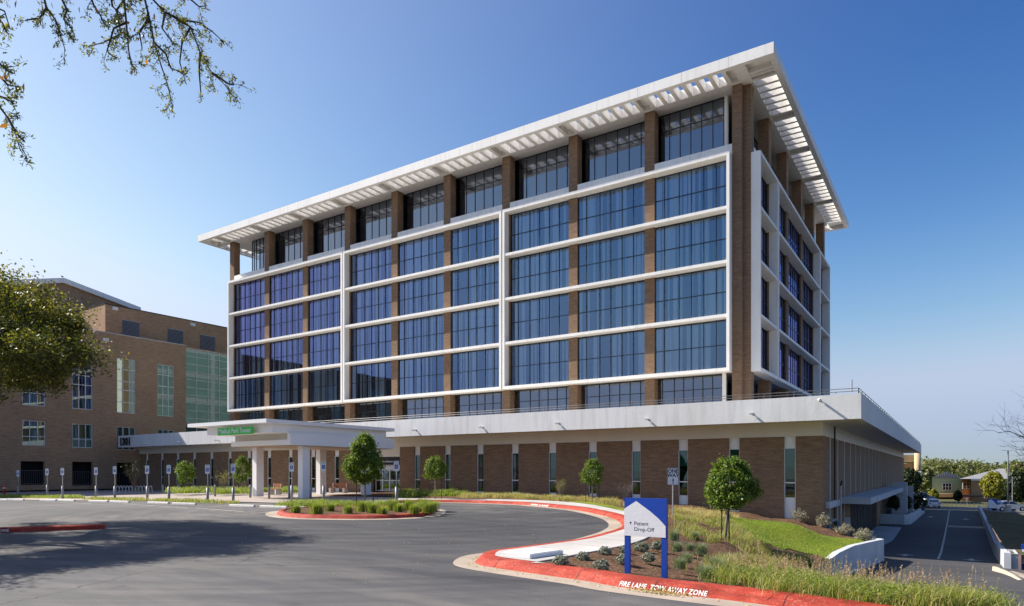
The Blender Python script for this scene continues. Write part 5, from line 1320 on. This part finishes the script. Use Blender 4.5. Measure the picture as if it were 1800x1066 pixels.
# ================================================================== FAR RIGHT
def fdir(px):
    q = ray(px, HY); return V((q.x, q.y, 0)).normalized()
def far_box(mb, px0, px1, yt, D, zb, depth, m=0):
    """box facing the view with its front at depth D"""
    a, b = onD(px0, yt, D), onD(px1, yt, D); f = fdir((px0+px1)/2)*depth
    mb.extr([(a.x, a.y, zb), (b.x, b.y, zb), (b.x, b.y, a.z), (a.x, a.y, a.z)], f, m)
gh = thing('green_house', 'two-storey green-sided house with a blue-grey metal gable', 'house', onD(1664, 870, 225))
D = 225; mb = MB(); far_box(mb, 1638.5, 1690, 840, D, -7.5, 12); mb.build('wall', 'siding_green', gh)
a, b, c = onD(1637, 840.5, D-.4), onD(1692, 840.5, D-.4), onD(1664, 829, D-.4)
MB().extr([a, b, c], fdir(1664)*13).build('roof', 'metal_roof', gh)
gb = MB(); 
for i in range(13):
    x = 1642+i*3.7; h = 11*(1-abs(x-1664)/26); 
    if h > .6: p = onD(x, 840.2, D-.45); gb.box(p.x-.08, p.x+.08, p.y-.05, p.y+.05, p.z, p.z+h*D/F*.95)
gb.build('gable_batten', 'metal_grey', gh)
def fwin(par, px0, px1, yt, yb, D, nx=3, ny=2, fm='sign_white'):
    a, b = onD(px0, yt, D), onD(px1, yb, D); f = V((FX, FY, 0)); mb = MB(); r = V((RX, RY, 0)); w = (b-a).dot(r); h = a.z-b.z
    def q(u0, u1, v0, v1, d0=0): return [a+r*(w*u0)+V((0, 0, -h*v0))-f*d0, a+r*(w*u1)+V((0, 0, -h*v0))-f*d0, a+r*(w*u1)+V((0, 0, -h*v1))-f*d0, a+r*(w*u0)+V((0, 0, -h*v1))-f*d0]
    t = .05
    for i in range(nx+1): u = i/nx*(1-t); mb.extr(q(u, u+t, 0, 1, .1), f*.12)
    for i in range(ny+1): v = i/ny*(1-t); mb.extr(q(0, 1, v, v+t, .09), f*.11)
    o = mb.build('window', fm, par); MB().poly(q(0, 1, 0, 1, .03)[::-1]).build('pane', 'car_glass', o)
fwin(gh, 1656.5, 1672.5, 849.5, 862, D)
mb = MB(); a, b = onD(1646, 868, D-3), onD(1682, 868, D-3)
mb.extr([(a.x, a.y, a.z), (b.x, b.y, b.z), (b.x, b.y, b.z-1.2), (a.x, a.y, a.z-1.2)], fdir(1664)*2.6); mb.build('awning', 'tan_paint', gh)
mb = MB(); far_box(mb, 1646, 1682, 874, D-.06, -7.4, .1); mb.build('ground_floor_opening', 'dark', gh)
bh = thing('brick_house', 'orange brick two-storey block with a hipped grey roof', 'house', onD(1740, 870, 205))
D = 205; mb = MB(); far_box(mb, 1690, 1707, 842, D+4, -7.5, 10); far_box(mb, 1707, 1731, 844, D, -7.5, 14); far_box(mb, 1731, 1810, 842, D+3, -7.5, 12); mb.build('wall', 'brick_far', bh)
mb = MB(); e = [onD(1686, 842, D-.6), onD(1835, 842, D-.6)]; f = fdir(1757); rg = [onD(1757, 824, D+11), onD(1775, 824, D+11)]
bk = [e[0]+f*24, e[1]+f*24]
mb.add([e[0], e[1], rg[1], rg[0], bk[0], bk[1]], [(0, 1, 2, 3), (0, 3, 4), (1, 5, 2), (4, 3, 2, 5)]); mb.build('roof', 'roof_grey', bh)
mb = MB(); far_box(mb, 1707, 1741, 842.3, D-.5, onD(0, 845, D).z, .4); mb.build('fascia', 'sign_white', bh)
fwin(bh, 1692, 1705, 849, 860, D+3.9, 2, 2); fwin(bh, 1735, 1741, 850, 860, D+2.9, 1, 2)
mb = MB(); far_box(mb, 1690, 1727, 871, D-4, onD(0, 873, D).z, 4); mb.build('porch_roof', 'metal_dark', bh)
tb = thing('tan_building', 'tan concrete building with a round-edged column showing past the podium end', 'building', onD(1600, 860, 190))
D = 190; mb = MB(); far_box(mb, 1560, 1608, 815, D, onD(0, 823, D).z, 20); mb.build('beam', 'brick_far', tb)
mb = MB(); far_box(mb, 1560, 1612, 800, D, onD(0, 813, D).z, 20); mb.build('upper_wall', 'tan_paint', tb)
mb = MB(); a = onD(1613, 800, D-2); r = 0.85
mb.tube([(a.x, a.y, -5), (a.x, a.y, 8)], r, 14); mb.build('column', 'tan_paint', tb, True)
mb = MB(); far_box(mb, 1560, 1606, 823, D+3, -6, 15); mb.build('lower_wall', 'tan_paint', tb)
flame_tree('bushy_tree', 'dark bushy tree between the podium end and the parked cars', 150, 1600, 846, 17, 20, 866, 'leaf_dark', 5000, 71, leafs=.28)
TR = [(1628, 846, 14, 22, 240, 'leaf_far', 'grey-green tree left of the green house, behind the white cars'), (1640, 872, 7, 10, 170, 'leaf_yellow', 'small yellow-green bush at the corner of the green house'), (1746, 853, 15, 22, 150, 'leaf_yellow', 'yellow-green tree in front of the orange brick house'), (1786, 858, 16, 24, 165, 'leaf_dark', 'dark green tree at the far right behind the silver car'), (1762, 864, 9, 16, 185, 'leaf_dark', 'small dark tree between the yellow-green tree and the light pole'), (1794, 826, 16, 13, 180, 'leaf_far', 'rusty green tree crown above the hipped roof at the right edge'), (1684, 872, 5, 8, 200, 'leaf_dark', 'slim dark shrub between the green house and the brick house'), (1612, 872, 10, 9, 175, 'leaf_far', 'low shrub behind the white parked cars')]
for k, (px, cy, rx, ry, D, m_, lab) in enumerate(TR): flame_tree('street_tree', lab, D, px, cy, rx, ry, cy+ry*1.35, m_, 2600, 80+k, 'tree', None, .0022*D*.9+.03)
# far wood
P = []
for k in range(150):
    px = R.uniform(1575, 1860); D = R.uniform(300, 420); cy = 834+R.uniform(-3, 10)-4*math.sin((px-1600)*.03); c = onD(px, cy, D); r = R.uniform(5, 9)
    q, _ = crown_cloud(c, r, r*.75, 700, 40, .14, .1, .5, 200+k); P.append(q)
for k in range(70):
    px = R.uniform(1560, 1880); D = R.uniform(290, 330); c = onD(px, 850+R.uniform(-8, 12), D); q, _ = crown_cloud(c, 8, 7, 420, 30, .12, .1, .5, 400+k); P.append(q)
tag(np_quads('woods', leaves(np.concatenate(P), .62, 1.4, np.array([0, 0, .6])), 'leaf_far'), 'green wooded ridge along the horizon behind the houses', 'woods', None, 'stuff')
# bare tree at right edge
def bare_tree(label, base, tips, r0, seed):
    rng = random.Random(seed); t = thing('bare_tree', label, 'tree', base); mb = MB(); tw = MB(); b = V(base)
    fork = b+V((0, 0, 3.2)); limb(mb, b-V((0, 0, .4)), fork, r0, r0*.8, .3, 4, 0, 9)
    def rec(p, d, l, r, dep):
        q = p+d*l; (mb if dep > 2 else tw).tube([p, p.lerp(q, .5)+V((rng.gauss(0, .05), rng.gauss(0, .05), rng.gauss(.04, .05)))*l, q], [r, r*.85, r*.65], 5 if dep > 2 else 3)
        if dep == 0: return
        for k in range(2 if dep < 4 else 3):
            nd = (d+V((rng.gauss(0, .5), rng.gauss(0, .5), rng.gauss(.12, .38)))).normalized(); rec(p.lerp(q, rng.uniform(.45, 1)), nd, l*rng.uniform(.62, .85), r*.58, dep-1)
    for tp in tips: rec(fork, (V(tp)-fork).normalized(), (V(tp)-fork).length*.42, r0*.42, 5)
    mb.build('trunk', 'bark', t, True); tw.build('twigs', 'bark', t)
Db = 66; bb = onD(1868, 900, Db); bb.z = -3.2
bare_tree('leafless tree reaching in from the right edge beside the light pole', bb, [onD(1800, 812, Db), onD(1795, 796, Db+2), onD(1812, 780, Db-3), onD(1805, 715, Db+1), onD(1870, 660, Db), onD(1930, 690, Db-4), onD(1850, 730, Db+5)], .26, 5)
# light pole and friends
lp = thing('light_pole', 'tall grey car park light with a T-shaped head on a pale concrete base', 'street light', onD(1771, 897, 90))
b = onD(1772, 897, 90); tz_ = onD(1774, 792, 90).z
MB().tube([(b.x, b.y, b.z-.2), (b.x, b.y, b.z+.75)], .38, 14).build('base', 'concrete', lp); MB().tube([(b.x, b.y, b.z+.7), (b.x, b.y, tz_)], [.1, .07], 8).build('pole', 'rail', lp, True)
r = V((RX, RY, 0))
for s in (-1, 1): MB().extr([(b.x+r.x*s*.1+dx, b.y+r.y*s*.1+dy, tz_-.05) for dx, dy in ((-.12, -.12), (.12, -.12), (.12, .12), (-.12, .12))], r*s*.75+V((0, 0, .08))).build('lamp_head', 'metal_dark', lp)
p2 = thing('thin_pole', 'slim grey pole just right of the car park light', 'pole', onD(1779.5, 893, 110)); b = p2.location; MB().tube([b, V((b.x, b.y, onD(0, 838, 110).z))], .06, 6).build('pole', 'metal_grey', p2)
up_ = thing('utility_pole', 'dark utility pole with a grey transformer can beyond the podium', 'pole', onD(1616, 872, 160)); b = V(up_.location); MB().tube([b, V((b.x, b.y, onD(0, 818, 160).z))], .15, 8).build('pole', 'bark', up_); q = onD(1617, 838, 159.6); MB().tube([q, q+V((0, 0, 1.3))], .42, 12).build('transformer', 'alu', up_, True)
b = onD(1733, 896, 100); st = thing('stop_sign', 'red stop sign seen small beyond the driveway wall', 'sign', b)
MB().tube([b, b+V((0, 0, 1.75))], .03, 6).build('pole', 'metal_grey', st); zc = b.z+1.95; f = V((FX, FY, 0))
oc = lambda r_, d: [b+r*(r_*math.cos(math.radians(22.5+45*i)))+V((0, 0, 1.85+r_*math.sin(math.radians(22.5+45*i))))-f*d for i in range(8)]
MB().extr(oc(.24, .04), f*.01).build('sign_border', 'sign_white', st); MB().extr(oc(.22, .045), f*.005).build('sign_panel', 'stopred', st)
lt = MB(); text_on(lt, 'STOP', .16, lambda x, y: b+r*x+V((0, 0, 1.80+y))-f*.048, .002, 'CENTER'); lt.build('lettering', 'sign_white', st)
b = onD(1700, 888, 118); ss = thing('street_sign', 'small white sign on a thin pole by the far rail fence', 'sign', b)
MB().tube([b, b+V((0, 0, 1.1))], .03, 6).build('pole', 'metal_grey', ss); c = b+V((0, 0, .75)); MB().extr([c-r*.16, c+r*.16, c+r*.16+V((0, 0, .5)), c-r*.16+V((0, 0, .5))], f*.02).build('sign_panel', 'sign_white', ss)
b = onD(1745, 897, 88); w2 = thing('wayfinding_sign', 'distant blue and white two-post sign in front of the silver car', 'sign', b); k = 88/F
def sq(us, d): return [b+r*((u-.5)*16*k)+V((0, 0, (.18+v*.82)*20*k))-f*d for u, v in us]
MB().extr(sq([(0, 0), (1, 0), (1, 1), (0, 1)], 0), f*.08).build('sign_panel', 'blue', w2); MB().extr(sq([(0, 0), (.98, 0), (.98, .3), (.62, .7), (.3, .93), (0, .8)], .012), f*.01).build('white_face', 'sign_white', w2)
for u in (-.46, .46): q = b+r*(u*15*k); MB().extr([q-r*.06, q+r*.06, q+r*.06+V((0, 0, .3)), q-r*.06+V((0, 0, .3))], f*.07).build('post', 'blue', w2)
b = onY(1797.5, 1008, 46); b.z = -3.1; w3 = thing('wayfinding_sign', 'edge of a blue and white sign cut by the right side of the picture', 'sign', b)
zt_, zm0, zm1 = onY(1797, 957, 46).z, onY(1797, 966, 46).z, onY(1797, 991, 46).z
MB().box(b.x-.05, b.x+1.2, 46, 46.1, -2.7, zt_).build('sign_panel', 'blue', w3); MB().box(b.x-.03, b.x+1.1, 45.985, 45.995, zm1, zm0).build('white_face', 'sign_white', w3)
for x in (b.x-.05, b.x+1.05): MB().box(x, x+.15, 46.002, 46.098, -3.7, -2.7).build('post', 'blue', w3)
gf = thing('rail_fence', 'low grey pipe rail fence in front of the houses', 'fence', onD(1688, 888, 128))
mb = MB(); A_, B_ = onD(1650, 889, 128), onD(1728, 889, 128)
for h in (.3, .75): q = V((0, 0, h)); mb.tube([A_+q, B_+q], .035, 6)
mb.build('rail', 'rail', gf)
for i in range(11): q = A_.lerp(B_, i/10); MB().tube([q-V((0, 0, .3)), q+V((0, 0, .78))], .04, 6).build('post', 'rail', gf)
# cars
def car(label, loc, rz_, paint, suv=False):
    t = thing('parked_car', label, 'car', (0, 0, 0), 'cars beyond the driveway'); w = .88; h2 = 1.72 if suv else 1.45
    side = [(-2.25, .30), (-2.3, .62), (-2.2, .92), (-1.5, 1.0), (.85, .95), (1.75, .84), (2.25, .66), (2.3, .36), (2.1, .28), (1.75, .28), (1.7, .5), (1.4, .66), (1.1, .5), (1.05, .28), (-1.05, .28), (-1.1, .5), (-1.4, .66), (-1.7, .5), (-1.75, .28)]
    b_ = MB(); b_.extr([(x, -w, z) for x, z in side], (0, 2*w, 0))
    cab = [(-2.05 if suv else -1.75, .95), (-1.75 if suv else -1.05, h2), (.2, h2), (1.05, .95)]
    n = len(cab); vs = [(x, s*(w-.04 if z < 1.1 else w-.2), z) for s in (-1, 1) for x, z in cab]
    b_.add(vs, [list(range(n)), list(range(n, 2*n))[::-1]]+[(i, n+i, n+(i+1) % n, (i+1) % n) for i in range(n)])
    bo = b_.build('body', paint, t); bv = bo.modifiers.new('b', 'BEVEL'); bv.width = .05; bv.segments = 2
    g = MB()
    for s in (-1, 1):
        def sp(x, z): return (x, s*(w-.04-(z-.95)/(h2-.95)*.16+.006), z)
        x0, x1 = cab[0][0]+.22, cab[1][0]+.12
        for a, c in (((x0+.05, -.38), (x1, -.38)), ((-.3, .82), (-.3, .2))): g.poly([sp(a[0], 1.0), sp(a[1], 1.0), sp(c[1], h2-.08), sp(c[0], h2-.08)])
    g.poly([(.99, -.72, 1.0), (.99, .72, 1.0), (.28, .62, h2-.06), (.28, -.62, h2-.06)]); g.poly([(cab[0][0]-.01, -.72, 1.02), (cab[0][0]-.01, .72, 1.02), (cab[1][0]-.04, .62, h2-.08), (cab[1][0]-.04, -.62, h2-.08)])
    g.build('window_glass', 'car_glass', t)
    for x in (-1.4, 1.4):
        for s in (-1, 1):
            wl = MB().tube([(x, s*.68, .32), (x, s*.87, .32)], .32, 18).build('wheel', 'tyre', t); MB().tube([(x, s*.86, .32), (x, s*.885, .32)], .2, 12).build('rim', 'alu', wl)
    for s in (-1, 1):
        MB().box(2.14, 2.28, s*.62-.16, s*.62+.16, .62, .74).build('headlight', 'sign_white', t); MB().box(-2.29, -2.2, s*.66-.12, s*.66+.12, .7, .86).build('tail_light', 'stopred', t)
    return put(t, loc, rz_)
p = onD(1771.7, 898.5, 95); car('silver sedan parked side-on at the foot of the light pole', p, A-.02, 'car_silver')
p = onD(1610, 884, 112); p.z = rz(p.x, p.y)+.03; car('white suv closest to the podium, half hidden by the planter shrub', p, A+.5, 'car_white', True)
p = onD(1627, 884, 122); p.z = rz(p.x, p.y)+.03; car('white car just right of the white suv', p, A+.6, 'car_white')
p = onD(1638, 889.5, 114); p.z = rz(p.x, p.y)+.05; car('white and blue hatchback furthest right of the cars by the podium', p, A+1.2, 'car_white')
p = onD(1622, 876, 140); p.z = onD(0, 880, 140).z; car('dark blue car behind the white suv', p, A+.2, 'car_blue', True)
# ================================================================== LIGHT, SKY, CAMERA
SUN = V((-1.05, -.30, .90)).normalized()
w = bpy.data.worlds.new('World'); S.world = w; w.use_nodes = True
nt = w.node_tree; bg = nt.nodes['Background']
sky = nt.nodes.new('ShaderNodeTexSky'); sky.sky_type = 'NISHITA'; sky.sun_disc = False
sky.sun_elevation = math.asin(SUN.z); sky.sun_rotation = math.atan2(SUN.x, SUN.y)
sky.air_density = 1.0; sky.dust_density = .25; sky.ozone_density = 3.0; sky.altitude = 150
# deepen the clear sky the way a polarised exposure does: one tone curve per channel
tcw = nt.nodes.new('ShaderNodeTexCoord'); nv = nt.nodes.new('ShaderNodeVectorMath'); nv.operation = 'NORMALIZE'; nt.links.new(tcw.outputs['Generated'], nv.inputs[0])
dp = nt.nodes.new('ShaderNodeVectorMath'); dp.operation = 'DOT_PRODUCT'; nt.links.new(nv.outputs[0], dp.inputs[0]); dp.inputs[1].default_value = SUN
glow_ = mathn(nt, 'POWER', mathn(nt, 'MAXIMUM', dp.outputs['Value'], 0.0), 2.0)      # haze lit up around the sun
sz_ = nt.nodes.new('ShaderNodeSeparateXYZ'); nt.links.new(nv.outputs[0], sz_.inputs[0])
mr_ = nt.nodes.new('ShaderNodeMapRange'); mr_.interpolation_type = 'SMOOTHSTEP'; nt.links.new(sz_.outputs[2], mr_.inputs[0])
mr_.inputs[1].default_value = -.02; mr_.inputs[2].default_value = .30; mr_.inputs[3].default_value = .66; mr_.inputs[4].default_value = 1.0
hor_ = mr_.outputs[0]                                                                   # duller haze layer low down
sc_ = nt.nodes.new('ShaderNodeSeparateColor'); nt.links.new(sky.outputs[0], sc_.inputs[0]); cc_ = nt.nodes.new('ShaderNodeCombineColor')
for i, (k, g, mx) in enumerate(((6.6, 2.3, .335), (1.92, 1.72, .395), (.86, 1.06, .52))):
    v = mathn(nt, 'MULTIPLY', mathn(nt, 'POWER', mathn(nt, 'MULTIPLY', sc_.outputs[i], .1), g), k)
    v = mathn(nt, 'SMOOTH_MIN', v, mx, .25)
    v = mathn(nt, 'ADD', mathn(nt, 'MULTIPLY', v, mathn(nt, 'POWER', hor_, (1.0, .95, .62)[i])), mathn(nt, 'MULTIPLY', glow_, (.15, .135, .097)[i]))
    nt.links.new(mathn(nt, 'MULTIPLY', v, 10.0), cc_.inputs[i])
nt.links.new(cc_.outputs[0], bg.inputs[0]); bg.inputs[1].default_value = .10
su = bpy.data.lights.new('sun', 'SUN'); su.energy = 4.3; su.angle = math.radians(.55); su.color = (1, .93, .84)
so = bpy.data.objects.new('sun', su); COL.objects.link(so); so.rotation_euler = (-SUN).to_track_quat('-Z', 'Y').to_euler()
cd = bpy.data.cameras.new('camera'); co = bpy.data.objects.new('camera', cd); COL.objects.link(co)
co.location = CAM; co.rotation_euler = (math.radians(90), 0, A)
cd.sensor_width = 36; cd.lens = 36*F/1800; cd.shift_y = (HY-533)/1800; cd.shift_x = 0; cd.clip_start = .1; cd.clip_end = 8000
S.camera = co
S.view_settings.view_transform = 'Standard'; S.view_settings.look = 'None'; S.view_settings.gamma = 1; S.view_settings.exposure = .95
S.cycles.max_bounces = 8; S.cycles.diffuse_bounces = 3; S.cycles.glossy_bounces = 3; S.cycles.transparent_max_bounces = 12; S.cycles.transmission_bounces = 3
S.cycles.caustics_reflective = False; S.cycles.caustics_refractive = False
